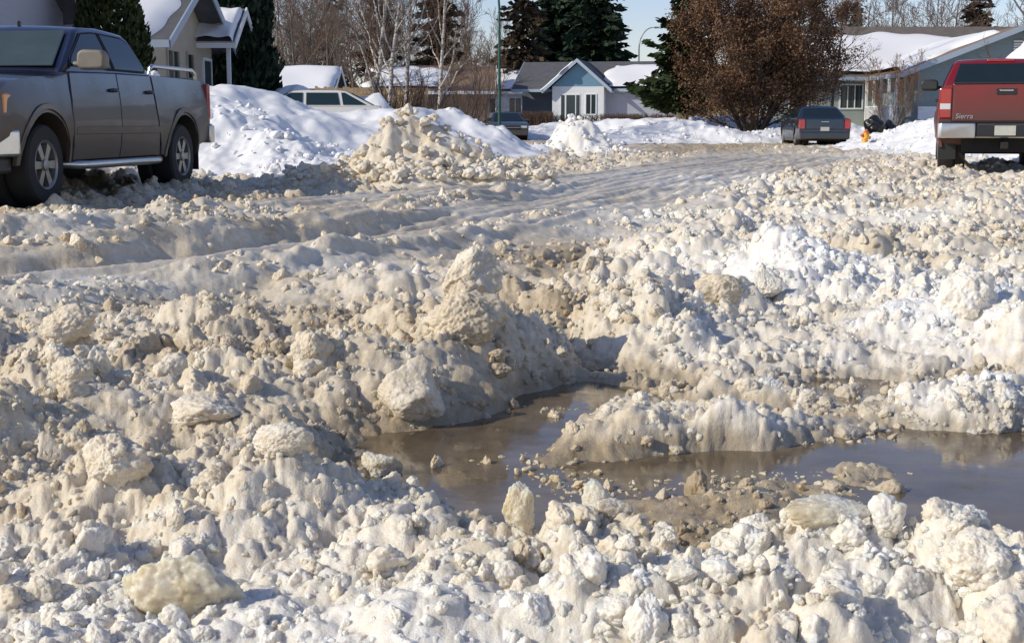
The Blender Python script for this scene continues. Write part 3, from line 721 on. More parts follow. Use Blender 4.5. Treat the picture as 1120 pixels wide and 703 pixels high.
# ---------------------------------------------------------------- saloon cars
def saloon(name, label, loc, heading, pm, dims, tail='tall', glass=None, scale=1.0, cat='car', hatch=False):
    """dims: dict of lengths; car points along +y"""
    glass = glass or M_GLASS
    t = thing(name, label, cat, loc, heading); t.scale = (scale,)*3
    W, H, fr, re, fa, ra, R = dims['W']/2, dims['H'], dims['fr'], dims['re'], dims['fa'], dims['ra'], dims['R']
    zb = dims.get('belt', .98); zh = dims.get('hood', .86); zt = dims.get('trunk', 1.0)
    c0, c1, c2, c3 = dims['cab']    # rear base, rear top, front top, front base
    def xf(y, z):
        w = W*np.interp(z, [.2,.4,.6,.8,1.05], [.94,.985,1.0,.985,.935])
        w -= .10*max(0, (y-fr+.7)/.7)**2 + .05*max(0, (-y+re+.5)/.5)**2
        return w
    def xc(y, z): return np.interp(z, [zb-.05, zb+.1, H-.06, H+.02], [W*.93, W*.89, W*.71, W*.62])
    lower = ([(re+.05,.30),(re,.55),(re+.03,zt-.10),(re+.10,zt-.01),(c0+.02,zb+.02 if hatch else zt+.02),(c0+.1,zb),(c3,zb-.01),(c3+.25,zh+.05),(fr-.45,zh-.07),(fr-.12,zh-.19),(fr,.58),(fr-.04,.26),(fa+R+.12,.22)]
             + arc(fa,R,R+.07,0,180,12) + [(fa-R-.1,.20),(ra+R+.1,.20)] + arc(ra,R,R+.07,0,180,12) + [(ra-R-.12,.24)])
    body('body', lower, xf, pm, t, .03, .035, (.35,.5,.62,.74,.86,.94), (c3,c0,0,fr-.4,re+.3))
    cp = [(c0,zb-.01),(c1,H-.03),(c1+.25,H),(c2-.3,H+.005),(c2,H-.025),(c3,zb-.02)]
    body('roof', cp, xc, pm, t, .025, .035, (zb+.1,zb+.25,H-.1), (c1+.3,c2-.3,0))
    zz = zb+.025; zu = H-.09
    def edge(c_lo, c_hi, z): return c_lo + (c_hi-c_lo)*(z-zb)/(H-zb)
    mid = dims.get('mid', (c1+c2)/2)
    panes = [[(mid-.05,zz),(mid-.05,zu),(edge(c0,c1,zu)+.22,zu),(edge(c0,c1,zz)+.32,zz)], [(mid+.05,zz),(mid+.05,zu),(edge(c3,c2,zu)-.12,zu),(edge(c3,c2,zz)-.20,zz)]]
    if hatch:
        q = dims['quarter']
        panes[0] = [(mid-.05,zz),(mid-.05,zu),(q+.04,zu),(q-.03,zz)]
        panes.append([(q-.12,zz),(q-.06,zu),(edge(c0,c1,zu)+.20,zu),(edge(c0,c1,zz)+.22,zz)])
    for s in (-1, 1):
        for W_ in panes: panel('side_window', W_, xc, s, .008, .02, glass, t, 0, (zb+.1,zb+.25), ())
        for (a, b) in ((mid+.02, c3-.05), (c0+.32, mid-.02)):
            D = [(a,.32),(a,zb-.03),(b,zb-.03),(b,.32)]
            if b == mid-.02: D = [(a+.25,.45),(a,zb-.2),(a,zb-.03),(b,zb-.03),(b,.30),(a+.3,.30)]
            d = panel('door', D, xf, s, .010, .02, pm, t, .005, (.5,.62,.74,.86), (), crown=.03)
            obj('door_handle', B((s*(xf(0,.8)+.01)-.012, s*(xf(0,.8)+.01)+.012, (mid+.10 if a == mid+.02 else a+.12), (mid+.28 if a == mid+.02 else a+.30), .79, .815)), M_CHROME, d)
        obj('mirror', B((min(s*W*.93, s*(W+.17)), max(s*W*.93, s*(W+.17)), c3-.38, c3-.26, zb+.01, zb+.14)), pm, t, None, .03)
        for ay in (fa, ra):
            wheel(t, s*(W-.14), ay, R, .20, s, R*.66, 7)
            bm = bmesh.new(); lathe(bm, [(s*.45,R+.06),(s*(W-.28),R+.06)], 20, 'x', (0, ay, R)); obj('wheel_well', bm, M_UNDER, t, 40)
        if tail == 'tall': obj('tail_lamp', B((min(s*(W-.25), s*(W-.035)), max(s*(W-.25), s*(W-.035)), re-.025, re+.25, .63, .98)), M_RED_L, t, None, .025)
        else: obj('tail_lamp', B((min(s*(W-.42), s*(W-.05)), max(s*(W-.42), s*(W-.05)), re-.02, re+.2, .66, .84)), M_RED_L, t, None, .025)
        obj('headlamp', B((min(s*(W-.48), s*(W-.14)), max(s*(W-.48), s*(W-.14)), fr-.30, fr-.01, .57, .70)), M_CLEAR_L, t, None, .03)
    obj('chassis', B((-W+.3, W-.3, re+.3, fr-.3, .2, .5)), M_UNDER, t)
    def screen(nm, a, b, wa, wb, fwd):
        bm = bmesh.new(); d = Vector((0, b[0]-a[0], b[1]-a[1])).normalized(); n = Vector((0, -d.z, d.y))
        if (n.y > 0) != fwd: n = -n
        pts = [Vector(p) + n*.012 for p in [(-wa,*a),(wa,*a),(wb,*b),(-wb,*b)]]; prism(bm, pts, -n*.02); obj(nm, bm, glass, t, None, .008)
    screen('windscreen', (edge(c3,c2,zb+.03), zb+.01), (edge(c3,c2,H-.08), H-.10), W*.80, W*.63, True)
    screen('rear_screen', (edge(c0,c1,zb+.04), zb+.02), (edge(c0,c1,H-.08), H-.10), W*.76, W*.62, False)
    bl = obj('boot_lid', B((-W+.28, W-.28, re-.012, re+.05, .62, zt-.05)), pm, t, None, .02)
    obj('boot_badge', B((-.13,.13,re-.018,re-.008,zt-.17,zt-.14)), M_CHROME, bl, None, .004)
    obj('licence_plate', B((-.155,.155,re-.03,re-.008,.60,.73) if tail != 'tall' else (-.155,.155,re-.03,re-.008,.56,.70)), M_PLATE, t, None, .003)
    obj('rear_bumper', B((-W+.06, W-.06, re-.05, re+.25, .27, .53)), pm, t, None, .05, 3)
    obj('front_bumper', B((-W+.12, W-.12, fr-.2, fr+.05, .25, .50)), pm, t, None, .05, 3)
    g = obj('grille', B((-.42,.42,fr-.05,fr+.012,.54,.70)), M_BLACK, t, None, .02)
    obj('grille_bar', B((-.40,.40,fr+.0,fr+.02,.61,.63)), M_CHROME, g)
    return t
P_BLUE = paint('deep_blue_paint_with_dirt', (.012, .034, .064), (.065, .062, .058), .50, .5, .75, .3)
P_TEAL = paint('dull_grey_green_paint', (.032, .042, .045), (.10, .09, .075), .6, .5, .7, .3)
P_CREAM = paint('off_white_paint', (.76, .73, .66), (.6, .57, .5), .4, .5, .6, .0)
sedan_loc = atY(902, 140, 50.5)
hd = -math.radians(3.0)
saloon('blue_saloon_car', 'deep blue saloon seen from behind with red tail lamps, by the yellow hydrant', (sedan_loc[0]-math.sin(hd)*2.5, 50.5+2.5, .02), hd, P_BLUE,
       dict(W=1.90, H=1.47, fr=2.45, re=-2.5, fa=1.55, ra=-1.48, R=.36, cab=(-1.95,-1.15,.15,1.05), belt=1.0, trunk=1.04, hood=.95), scale=1.02)
dl = atY(553, 140, 66)
saloon('grey_green_car', 'dull grey-green car facing the camera beside the green lamp post', (dl[0], 66+2.2, .05), PI + math.radians(8), P_TEAL,
       dict(W=1.78, H=1.40, fr=2.2, re=-2.2, fa=1.35, ra=-1.3, R=.32, cab=(-1.75,-.95,.05,1.0), belt=.92, trunk=.98, hood=.88), tail='low')
wl = atY(336, 115, 40)
saloon('buried_white_car', 'off-white hatchback buried to its windows behind the snowbank', (wl[0], 40, .42), PI/2 + math.radians(4), P_CREAM,
       dict(W=1.70, H=1.40, fr=2.15, re=-2.2, fa=1.3, ra=-1.2, R=.31, cab=(-2.0,-1.15,.35,1.25), belt=.94, trunk=.96, hood=.88, mid=.02, quarter=-.95), tail='low', glass=M_GLASS2, hatch=True)
# ---------------------------------------------------------------- ploughed banks and piles of snow
def mound(name, label, cat, ridges, pad, res, dirt, lumpy=0.0, lsize=.25, seed=0, group=None, loose=0, dirt2=None, z0=None):
    xs = [p[0] for r, w in ridges for p in r]; ys = [p[1] for r, w in ridges for p in r]
    x0, x1, y0, y1 = min(xs)-pad, max(xs)+pad, min(ys)-pad, max(ys)+pad
    nx, ny = int((x1-x0)/res)+1, int((y1-y0)/res)+1
    X, Y = np.meshgrid(np.linspace(x0, x1, nx), np.linspace(y0, y1, ny), indexing='ij'); x, y = X.ravel(), Y.ravel()
    g, _, gd, _ = land(x, y)
    def add(x, y):
        wx, wy = x + .35*fbm2(x*.9, y*.9, seed+3, 3) + .1*fbm2(x*3.5, y*3.5, seed+4, 3), y + .35*fbm2(x*.9+30, y*.9, seed+5, 3) + .1*fbm2(x*3.5+8, y*3.5, seed+4, 3)
        a = np.zeros(x.shape)
        for r, w in ridges:
            d, hh = polydist(wx, wy, r); a = np.maximum(a, hh*np.exp(-(d/w)**2*.9)*(.9+.2*fbm2(x*.8, y*.8, seed+7, 2)))
        return a
    a = add(x, y); m = sstep(.03, .25, a)
    bx, by = x + .06*fbm2(x*5, y*5, seed+8, 3), y + .06*fbm2(x*5+4, y*5, seed+9, 3)
    cl = sstep(-.35, .35, fbm2(x*.9, y*.9, seed+10, 3))*.8 + .2
    z = g + a - .07 + m*(.07*fbm2(x*2.4, y*2.4, seed+11, 4) + lumpy*cl*(bumps(bx, by, lsize, seed+12)*.8 + bumps(bx, by, lsize*.5, seed+16)*.8 + bumps(bx, by, lsize*.24, seed+20)*.7) + .01*fbm2(x*9, y*9, seed+24, 3))
    i = (np.arange(nx-1)[:, None]*ny + np.arange(ny-1)[None, :]); Fc = np.stack([i, i+ny, i+ny+1, i+1], -1).reshape(-1, 4)
    keep = a[Fc].max(1) > .045; Fc = Fc[keep]
    used, inv = np.unique(Fc, return_inverse=True); Fc = inv.reshape(-1, 4)
    cx, cy = float(np.mean(x[used])), float(np.mean(y[used])); cz = float(g[used].mean())
    dd = dirt + .14*fbm2(x*.8, y*.8, seed+30, 3)
    if dirt2: dd = dd + dirt2*sstep(.35, .05, a)
    V = np.stack([x[used]-cx, y[used]-cy, z[used]-cz], 1)
    dv = dd[used]
    if loose:
        rg = np.random.default_rng(seed); lx, ly = rg.uniform(x0, x1, loose), rg.uniform(y0, y1, loose)
        la = add(lx, ly); k = (la > .10) & (rg.uniform(size=loose) < .35 + .65*sstep(-.2, .3, fbm2(lx*.9, ly*.9, seed+10, 3)))
        lx, ly, la = lx[k], ly[k], la[k]; lg = land(lx, ly)[0]; r = .022 + .085*rg.uniform(size=len(lx))**3
        o2 = scatter(np.stack([lx-cx, ly-cy, lg+la-.07-cz + r*rg.uniform(-.3, .4, len(r)) + lumpy*.08], 1), r, np.full(len(r), dirt-.02), np.zeros(len(r)), rg, 'loose', M_LUMP, depth=np.full(len(r), cy))
        n0 = len(V); me2 = o2.data; V2 = np.empty(len(me2.vertices)*3, np.float32); me2.vertices.foreach_get('co', V2)
        F2 = np.empty(len(me2.loops), np.int32); me2.loops.foreach_get('vertex_index', F2); F2 = F2.reshape(-1, 3)
        bpy.data.objects.remove(o2); bpy.data.meshes.remove(me2)
        d2 = np.full(len(V2)//3, dirt-.02)
        # one mesh: the quads as triangle pairs, then the lumps frozen to it
        Fc = np.concatenate([Fc[:, [0,1,2]], Fc[:, [0,2,3]], F2 + n0]); V = np.concatenate([V, V2.reshape(-1, 3)]); dv = np.concatenate([dv, d2])
    o = npmesh(name, V, Fc, M_SNOW, attrs={'dirt': dv, 'wet': np.zeros(len(dv))}); o.location = (cx, cy, cz)
    return tag(o, label, cat, group)
mound('snow_pile', 'tan sandy heap of broken frozen slush in front of the white banks', 'snow pile',
      [([(-2.45,18.5,.25),(-2.2,18.6,.40),(-1.86,18.6,.70),(-1.49,18.7,1.06),(-1.0,18.7,.84),(-.5,18.6,.62),(-.22,18.5,.36)], .62), ([(-1.5,18.5,.6),(-1.2,17.9,.3)], .6)],
      1.3, .02, .38, 1.0, .20, 500, loose=3000)
mound('snow_bank', 'white snowbank with a crumbly shadowed flank just behind the parked dark pickup', 'snowbank',
      [([(-11,21.0,1.0),(-7.5,22.6,1.25),(-5.6,22.8,1.36),(-4.5,22.6,1.36),(-3.9,22.3,1.12),(-3.4,21.9,.78),(-3.0,21.4,.42)], 1.35)], 3.2, .035, -.10, .55, .20, 540, loose=2600)
mound('snow_bank', 'long smooth white snowbank that hides the lower half of the off-white car', 'snowbank',
      [([(-13,27,1.2),(-8,29,1.2),(-5.4,29.5,1.02),(-3.6,30,1.0),(-2.6,31,1.15),(-2.0,32,1.2)], 1.9)], 4.2, .07, -.16, .3, .3, 580)
mound('snow_bank', 'tall white snow ridge with a ragged crest sloping down beside the grey-green car', 'snowbank',
      [([(-2.6,33,1.1),(-2.1,34,1.45),(-1.6,34.6,1.5),(-1.1,35.2,1.2),(-.6,36,.75),(-.2,37,.3)], 1.25), ([(-1.9,40,1.2),(-1.5,44,1.0)], 1.3)], 3, .055, -.12, .35, .3, 620, loose=1800)
mound('snow_pile', 'lone white snow cone with a tan streak standing in the middle of the far street', 'snow pile',
      [([(1.55,36.2,1.22),(1.72,36.0,1.12)], .66), ([(.9,36,.4),(1.7,36,.6),(2.5,35.8,.35),(2.9,35.6,.25)], .6)], 1.8, .035, .12, .45, .2, 660, loose=1500)
mound('snow_bank', 'low white snowbank across the far corner under the brown-leaved tree', 'snowbank',
      [([(3.8,57,.55),(5.1,57,.85),(7.0,57.5,1.0),(8.6,57.5,.9),(9.6,57,.62),(11,58,.7),(13.3,58,.8)], 1.5)], 3.6, .08, -.05, .3, .35, 700, loose=1800)
mound('snow_bank', 'distant low white snowbank in front of the blue-gabled house', 'snowbank',
      [([(.2,73,.5),(1.6,72,.68),(3.4,71.5,.5),(5.2,71,.55),(9,70,.7),(12,69,.7)], 1.9)], 4.5, .11, -.1, .25, .4, 740)
mound('snow_bank', 'broad white snowbank between the yellow hydrant and the red pickup', 'snowbank',
      [([(11.3,42.8,.42),(12.2,43,.75)], .9), ([(13.6,47,.9),(13.5,43,1.2),(12.9,36,1.25),(12.9,29,1.1),(14,22,1.0)], 1.75)], 4, .07, -.06, .3, .32, 780, loose=4500)
mound('snow_pile', 'high smooth white snow heap rising above the red pickup roof', 'snow pile',
      [([(12.2,34,2.9),(12.9,34.2,3.5),(16.5,34.5,3.5)], 1.3)], 3.4, .09, -.16, .15, .4, 820)
mound('snow_pile', 'white shovelled snow heap beside the tan fence behind the off-white car', 'snow pile',
      [([(-5.5,47,1.2),(-4.7,47,1.35),(-3.7,47.5,.7)], 1.0)], 2.6, .07, -.12, .4, .3, 860)
mound('snow_pile', 'blue-shaded snow heap directly behind the roof of the off-white car', 'snow pile',
      [([(-8.3,47,1.1),(-7.2,47,1.55),(-6.6,47,1.2)], .95)], 2.4, .07, -.12, .12, .3, 900)

# ---------------------------------------------------------------- the large single blocks of frozen slush
def hit(px, py):
    d = np.array(ray(px, py)); t = np.linspace(1.6, 30, 6000); P = d[None]*t[:, None]; P[:, 2] += CAMZ
    z = slush(P[:, 0], P[:, 1])[0]; k = np.argmax(P[:, 2] < z); return P[k]
def chunk(px, py, wpx, hpx, label, seed, blocky=.6, dirt=.2, wet=0., name='slush_block', dep=.8, rot=0., tilt=0., sharp=0., rough=.9, ice=False):
    """a block whose picture foot is at (px,py) and which is wpx wide and hpx high there"""
    p = hit(px, py); s = 1500/p[1]; w, h = wpx/s/2, hpx/s/2
    D, Fc = ICO[6]; V = lump_shape(D, seed, blocky, rough)
    V = V + V/np.linalg.norm(V, axis=1)[:, None]*(.03*fbm3(D, 8, seed+40, 3) + .018*fbm3(D, 24, seed+44, 2))[:, None]
    if sharp:
        k = np.clip((V[:, 2]+.2)/1.1, 0, 1); V[:, :2] *= (1-sharp*k)[:, None]; V[:, 2] *= 1+.25*sharp
    V /= np.abs(V).max(0)
    R = np.array((Matrix.Rotation(rot, 3, 'Z') @ Matrix.Rotation(tilt, 3, 'Y')))
    V = V @ R.T*1.0; V[:, 0] *= w/np.abs(V[:, 0]).max(); V[:, 1] *= w*dep; V[:, 2] *= h*1.12
    hgt = V[:, 2].copy()
    n = len(V); o = npmesh(name, V, Fc, M_ICE if ice else M_BLOCK, attrs={'dirt': np.full(n, dirt+.19), 'wet': np.full(n, wet)})
    o.location = (p[0], p[1] + w*dep*.55, p[2] + h*.60)
    return tag(o, label, 'snow block')
M_BLOCK = snow_material('block_slush', sss=.5)
def ice_material():
    m, nt, p = newmat('stained_ice'); geo = N(nt, 'ShaderNodeNewGeometry'); pos = geo.outputs['Position']
    nt.links.new(ramp(nt, noise(nt, 9, 5, .6, vec=pos), [(.34, (.80,.76,.67)), (.56, (.71,.63,.46)), (.76, (.50,.38,.20))]), p.inputs['Base Color'])
    p.inputs['Roughness'].default_value = .34; p.inputs['IOR'].default_value = 1.31; p.inputs['Subsurface Weight'].default_value = .85
    p.inputs['Subsurface Radius'].default_value = (1, .75, .42); p.inputs['Subsurface Scale'].default_value = .03; p.inputs['Transmission Weight'].default_value = .12
    b = N(nt, 'ShaderNodeBump'); b.inputs['Strength'].default_value = .5; b.inputs['Distance'].default_value = .008
    nt.links.new(noise(nt, 60, 4, .65, vec=pos), b.inputs['Height']); nt.links.new(b.outputs[0], p.inputs['Normal']); return m
M_ICE = ice_material()
chunk(508, 322, 88, 66, 'upright wedge-shaped slush block, topmost on the central ridge', 1101, .95, .22, sharp=.22, tilt=.5)
chunk(505, 372, 104, 62, 'wide rounded slush boulder just under the wedge-shaped block', 1002, .35, .27)
chunk(446, 462, 84, 84, 'peaked slush block with a flat bright face at the left end of the dark puddle', 1203, .98, .26, sharp=.26, rough=.55, tilt=.2)
chunk(790, 336, 64, 50, 'domed snow block with a dirty brown underside on the right-hand lump field', 1004, .3, .30)
chunk(838, 326, 48, 40, 'small pointed snow slab leaning beside the domed block', 1005, .9, .10, sharp=.5)
chunk(203, 676, 150, 86, 'yellow-stained icy slab tilted over a shaded hollow in the near left corner', 1106, .9, .36, dep=.55, tilt=-.25, ice=True, rough=1.2)
chunk(305, 498, 76, 46, 'rounded grey-topped slush block left of the puddle mound', 1007, .6, .18)
chunk(340, 396, 50, 44, 'ball-shaped tan slush lump left of the central ridge', 1008, .15, .30)
chunk(652, 566, 50, 50, 'upright brown ice cone standing in the shallow slush pool', 1109, .8, .46, .25, sharp=.36, ice=True, rough=1.1)
chunk(570, 578, 44, 62, 'thin brown ice wedge beside the upright ice cone', 1110, .9, .42, .15, sharp=.25, ice=True, rough=1.1)
chunk(548, 548, 48, 38, 'pale translucent ice block at the near rim of the dark puddle', 1111, .95, .26, ice=True)
chunk(915, 578, 116, 44, 'low brown icy raft half sunk in the shallow pool on the right', 1212, .8, .42, .35, dep=.7, sharp=.1, ice=True, rough=1.0)
chunk(709, 712, 58, 84, 'white snow knob rising from the near crest', 1013, .2, .03, sharp=.3)
chunk(1062, 348, 84, 66, 'tallest white snow lump on the heap by the right edge', 1014, .3, .04)
chunk(216, 470, 110, 54, 'flat-topped slush slab in the middle of the left lump field', 1015, .75, .22, dep=1.0)
chunk(410, 522, 62, 32, 'pale flat ice block on the mound beside the puddle', 1116, .95, .25, ice=True)
chunk(1075, 640, 110, 66, 'large rounded tan and white snow lump at the lower right edge', 1017, .25, .12)
chunk(120, 532, 92, 66, 'crumbly tan slush lump above the lower left corner', 1018, .25, .22)
chunk(80, 420, 54, 42, 'rounded tan lump near the left edge below the rutted lane', 1019, .3, .27)
chunk(70, 372, 66, 46, 'broad slush lump at the left edge just under the lane rut', 1020, .4, .26)
chunk(360, 640, 200, 130, 'broad crumbly cream mound of refrozen slush in front of the dark puddle', 1021, .1, .16, dep=.7) if False else None
# ---------------------------------------------------------------- houses and street furniture
def siding(name, col, pitch=.16):
    m, nt, p = newmat(name)
    geo = N(nt, 'ShaderNodeTexCoord'); sx = N(nt, 'ShaderNodeSeparateXYZ'); nt.links.new(geo.outputs['Object'], sx.inputs[0])
    fr = math_(nt, 'FRACT', math_(nt, 'DIVIDE', sx.outputs[2], pitch))
    n = noise(nt, 1.5, 4)
    nt.links.new(mixcol(nt, n, [c*.86 for c in col], [min(1, c*1.1) for c in col]), p.inputs['Base Color'])
    b = N(nt, 'ShaderNodeBump'); b.inputs['Strength'].default_value = .7; b.inputs['Distance'].default_value = .03
    nt.links.new(fr, b.inputs['Height']); nt.links.new(b.outputs[0], p.inputs['Normal']); p.inputs['Roughness'].default_value = .65
    return m
M_BLUEG = siding('blue_siding', (.16, .30, .40)); M_WHITE = siding('white_siding', (.80, .80, .78)); M_LAV = siding('grey_siding', (.40, .40, .44))
M_DKSID = siding('dark_grey_siding', (.17, .19, .22)); M_TEALS = siding('grey_teal_siding', (.22, .275, .275)); M_BEIGE = siding('beige_siding', (.46, .39, .29))
M_GREENW = siding('pale_green_siding', (.33, .37, .33))
M_TRIM = simple('white_trim', (.78, .78, .76), .5, var=.05); M_FASC = simple('grey_blue_fascia', (.36, .42, .48), .5, var=.06)
M_SHING = simple('grey_shingles', (.10, .10, .105), .9, var=.4, vscale=3, bump=.5); M_BROWNSH = simple('brown_shingles', (.23, .16, .11), .9, var=.35, vscale=3, bump=.5)
M_GBSH = simple('grey_brown_shingles', (.15, .125, .105), .9, var=.4, vscale=3, bump=.5)
M_DOOR = simple('dark_door', (.035, .05, .05), .5); M_WPANE = simple('house_glass', (.03, .045, .045), .08, spec=.7, var=.2)
M_WOOD = simple('tan_boards', (.42, .30, .17), .8, var=.3, vscale=4); M_GREENP = simple('green_lamp_paint', (.014, .085, .055), .45, var=.15)
M_STEEL = simple('grey_galvanised', (.30, .31, .31), .5, metal=.5); M_YELLOW = simple('hydrant_yellow', (.72, .36, .02), .45, var=.12); M_ORANGE = simple('hydrant_orange', (.55, .12, .02), .45, var=.1)
M_CREAMB = simple('cream_cabinet', (.66, .55, .34), .6); M_BAG = simple('black_bag', (.012, .012, .013), .35, var=.3, bump=.6, bscale=9)
def snow_attr(o, d=-.15):
    me = o.data; n = len(me.vertices)
    for an, v in (('dirt', d), ('wet', 0.)):
        a = me.attributes.new(an, 'FLOAT', 'POINT'); a.data.foreach_set('value', np.full(n, v, np.float32))
    return o
def roof_slab(name, a, b, c, d, th, mat, parent, bevel=.015):
    """a-b along the eave, d-c along the ridge"""
    a, b, c, d = [Vector(p) for p in (a, b, c, d)]; n = (b-a).cross(d-a).normalized()
    if n.z < 0: n = -n
    bm = bmesh.new(); prism(bm, [a, b, c, d], n*th); return obj(name, bm, mat, parent, None, bevel)
def roof_snow(a, b, c, d, th, parent, seed=0, cut=(.05, .95, .0, .9), wob=.06):
    """a thick quilt of snow on part of a slope; cut in slope coordinates"""
    a, b, c, d = [Vector(p) for p in (a, b, c, d)]; n = (b-a).cross(d-a).normalized()
    if n.z < 0: n = -n
    nu, nv = 46, 26; u0, u1, v0, v1 = cut
    V = []; rg = random.Random(seed); ph = [rg.uniform(0, 6) for _ in range(6)]
    for i in range(nu):
        for j in range(nv):
            s, t = i/(nu-1), j/(nv-1)
            u = u0 + (u1-u0)*s + wob*(math.sin(t*7+ph[0])*.5+math.sin(t*17+ph[1])*.25)*(abs(s-.5)*2)**3
            v = v0 + (v1-v0)*t + wob*(math.sin(s*9+ph[2])*.4+math.sin(s*23+ph[3])*.3)*(max(0, t-.5)*2)**3
            e = min(1, min(s, 1-s)*9, min(t, 1-t)*5 + (.55 if t < .5 else 0))
            p = (a*(1-u)+b*u)*(1-v) + (d*(1-u)+c*u)*v
            hgt = th*math.sqrt(max(0, 1-(1-e)**2))*(1+.18*math.sin(s*11+ph[4])*math.sin(t*5+ph[5]))
            V.append(p + n*(hgt + .004))
    i = (np.arange(nu-1)[:, None]*nv + np.arange(nv-1)[None, :]); Fc = np.stack([i, i+nv, i+nv+1, i+1], -1).reshape(-1, 4)
    me_o = npmesh('roof_snow', np.array([v[:] for v in V]), Fc, M_SNOW, parent, attrs={'dirt': np.full(nu*nv, -.15), 'wet': np.zeros(nu*nv)})
    return me_o
def window(parent, x0, x1, z0, z1, y, axis='y', sgn=-1, mull=1, frame=.07, mat=None):
    """framed window on a wall; axis: wall normal axis, sgn its direction"""
    mat = mat or M_TRIM
    def bx(a0, a1, b0, b1, d0, d1):
        lo, hi = sorted((y + sgn*d0, y + sgn*d1))
        return (a0, a1, lo, hi, b0, b1) if axis == 'y' else (lo, hi, a0, a1, b0, b1)
    bm = bmesh.new()
    for q in ((x0-frame, x0, z0-frame, z1+frame), (x1, x1+frame, z0-frame, z1+frame), (x0, x1, z1, z1+frame), (x0, x1, z0-frame, z0)): box(bm, *bx(*q, .002, .06))
    for k in range(mull):
        xm = x0 + (x1-x0)*(k+1)/(mull+1); box(bm, *bx(xm-.025, xm+.025, z0, z1, .012, .045))
    w = obj('window', bm, mat, parent)
    obj('pane', B(bx(x0, x1, z0, z1, .004, .015)), M_WPANE, w)
    return w
def gable_wall(bm, x0, x1, y0, y1, ze, zr, axis):
    if axis == 'y':   # ridge runs along y; gables at y0, y1
        xm = (x0+x1)/2; prism(bm, [(x0,y0,-1),(x1,y0,-1),(x1,y0,ze),(xm,y0,zr),(x0,y0,ze)], (0, y1-y0, 0))
    else:
        ym = (y0+y1)/2; prism(bm, [(x0,y0,-1),(x0,y1,-1),(x0,y1,ze),(x0,ym,zr),(x0,y0,ze)], (x1-x0, 0, 0))
def gable_roof(parent, x0, x1, y0, y1, ze, zr, axis, oh, oe, mat, trim, th=.12):
    """two slabs and bargeboards; returns slope corner tuples (eave a,b, ridge c,d)"""
    out = []
    if axis == 'y':
        xm = (x0+x1)/2; k = (zr-ze)/(xm-x0)
        for s, xe in ((-1, x0), (1, x1)):
            a, b = (xe+s*oh, y0-oe, ze-k*oh+.02), (xe+s*oh, y1+oe, ze-k*oh+.02); c, d = (xm, y1+oe, zr+.02), (xm, y0-oe, zr+.02)
            r = roof_slab('roof', a, b, c, d, th, mat, parent); out.append((a, b, c, d, r))
            bm = bmesh.new(); prism(bm, [(a[0], y0-oe-.05, a[2]-.10), (xm, y0-oe-.05, zr-.10), (xm, y0-oe-.05, zr+.16), (a[0], y0-oe-.05, a[2]+.16)], (0, .045, 0)); obj('bargeboard', bm, trim, r)
            bm = bmesh.new(); box(bm, min(a[0], a[0]+s*.05), max(a[0], a[0]+s*.05), y0-oe, y1+oe, a[2]-.08, a[2]+.12); obj('gutter', bm, trim, r)
    else:
        ym = (y0+y1)/2; k = (zr-ze)/(ym-y0)
        for s, ye in ((-1, y0), (1, y1)):
            a, b = (x0-oe, ye+s*oh, ze-k*oh+.02), (x1+oe, ye+s*oh, ze-k*oh+.02); c, d = (x1+oe, ym, zr+.02), (x0-oe, ym, zr+.02)
            r = roof_slab('roof', a, b, c, d, th, mat, parent); out.append((a, b, c, d, r))
            for xx in (x0-oe-.05, x1+oe+.005):
                bm = bmesh.new(); prism(bm, [(xx, a[1], a[2]-.10), (xx, ym, zr-.10), (xx, ym, zr+.16), (xx, a[1], a[2]+.16)], (.045, 0, 0)); obj('bargeboard', bm, trim, r)
            bm = bmesh.new(); box(bm, x0-oe, x1+oe, min(a[1], a[1]+s*.05), max(a[1], a[1]+s*.05), a[2]-.08, a[2]+.12); obj('gutter', bm, trim, r)
    return out
def lift(c, th=.125):
    """slope corners moved up to the top face of the slab"""
    a, b, cc, d = [Vector(p) for p in c[:4]]; n = (b-a).cross(d-a).normalized()
    if n.z < 0: n = -n
    return [p + n*th for p in (a, b, cc, d)]

# blue-gabled bungalow at the end of the street
h = thing('bungalow', 'white bungalow with a blue gable and snow on its grey roof, across the street end', 'house', (2.75, 95, .75), -.20)
obj('porch_wall', B((0, 3.55, 0, 3, -1, 2.6)), M_WHITE, h)
bm = bmesh.new(); prism(bm, [(-.02,-.012,2.60),(3.57,-.012,2.60),(1.775,-.012,4.18)], (0, 2.9, 0)); obj('blue_gable', bm, M_BLUEG, h)
obj('wall', B((-2.6, -.01, 2.6, 9, -1, 2.55)), M_DKSID, h)
obj('garage_wall', B((3.56, 8.9, 1.0, 9, -1, 2.55)), M_LAV, h)
gr = gable_roof(h, -.25, 3.8, -.0, 5.4, 2.52, 4.3, 'y', .35, .5, M_SHING, M_FASC)
mr = gable_roof(h, -2.6, 9.0, 1.0, 9.6, 2.5, 4.35, 'x', .45, .35, M_SHING, M_FASC)
roof_snow(*lift(mr[0]), .22, mr[0][4], 1, (.52, .985, .0, .82), .05)
roof_snow(*lift(gr[0]), .10, gr[0][4], 2, (.0, .45, .0, .9), .08)
dr = obj('patio_door', B((.55, 1.95, -.03, -.004, -.05, 2.12)), M_TRIM, h)
for x0, x1 in ((.62,.86),(.98,1.58),(1.66,1.90)): obj('pane', B((x0, x1, -.045, -.032, .02, 2.02)), M_DOOR, dr)
window(h, 2.35, 3.0, .75, 2.05, 0, mull=1)
window(h, 8.2, 8.75, 1.0, 1.95, 1.0, mull=0, mat=M_LAV)
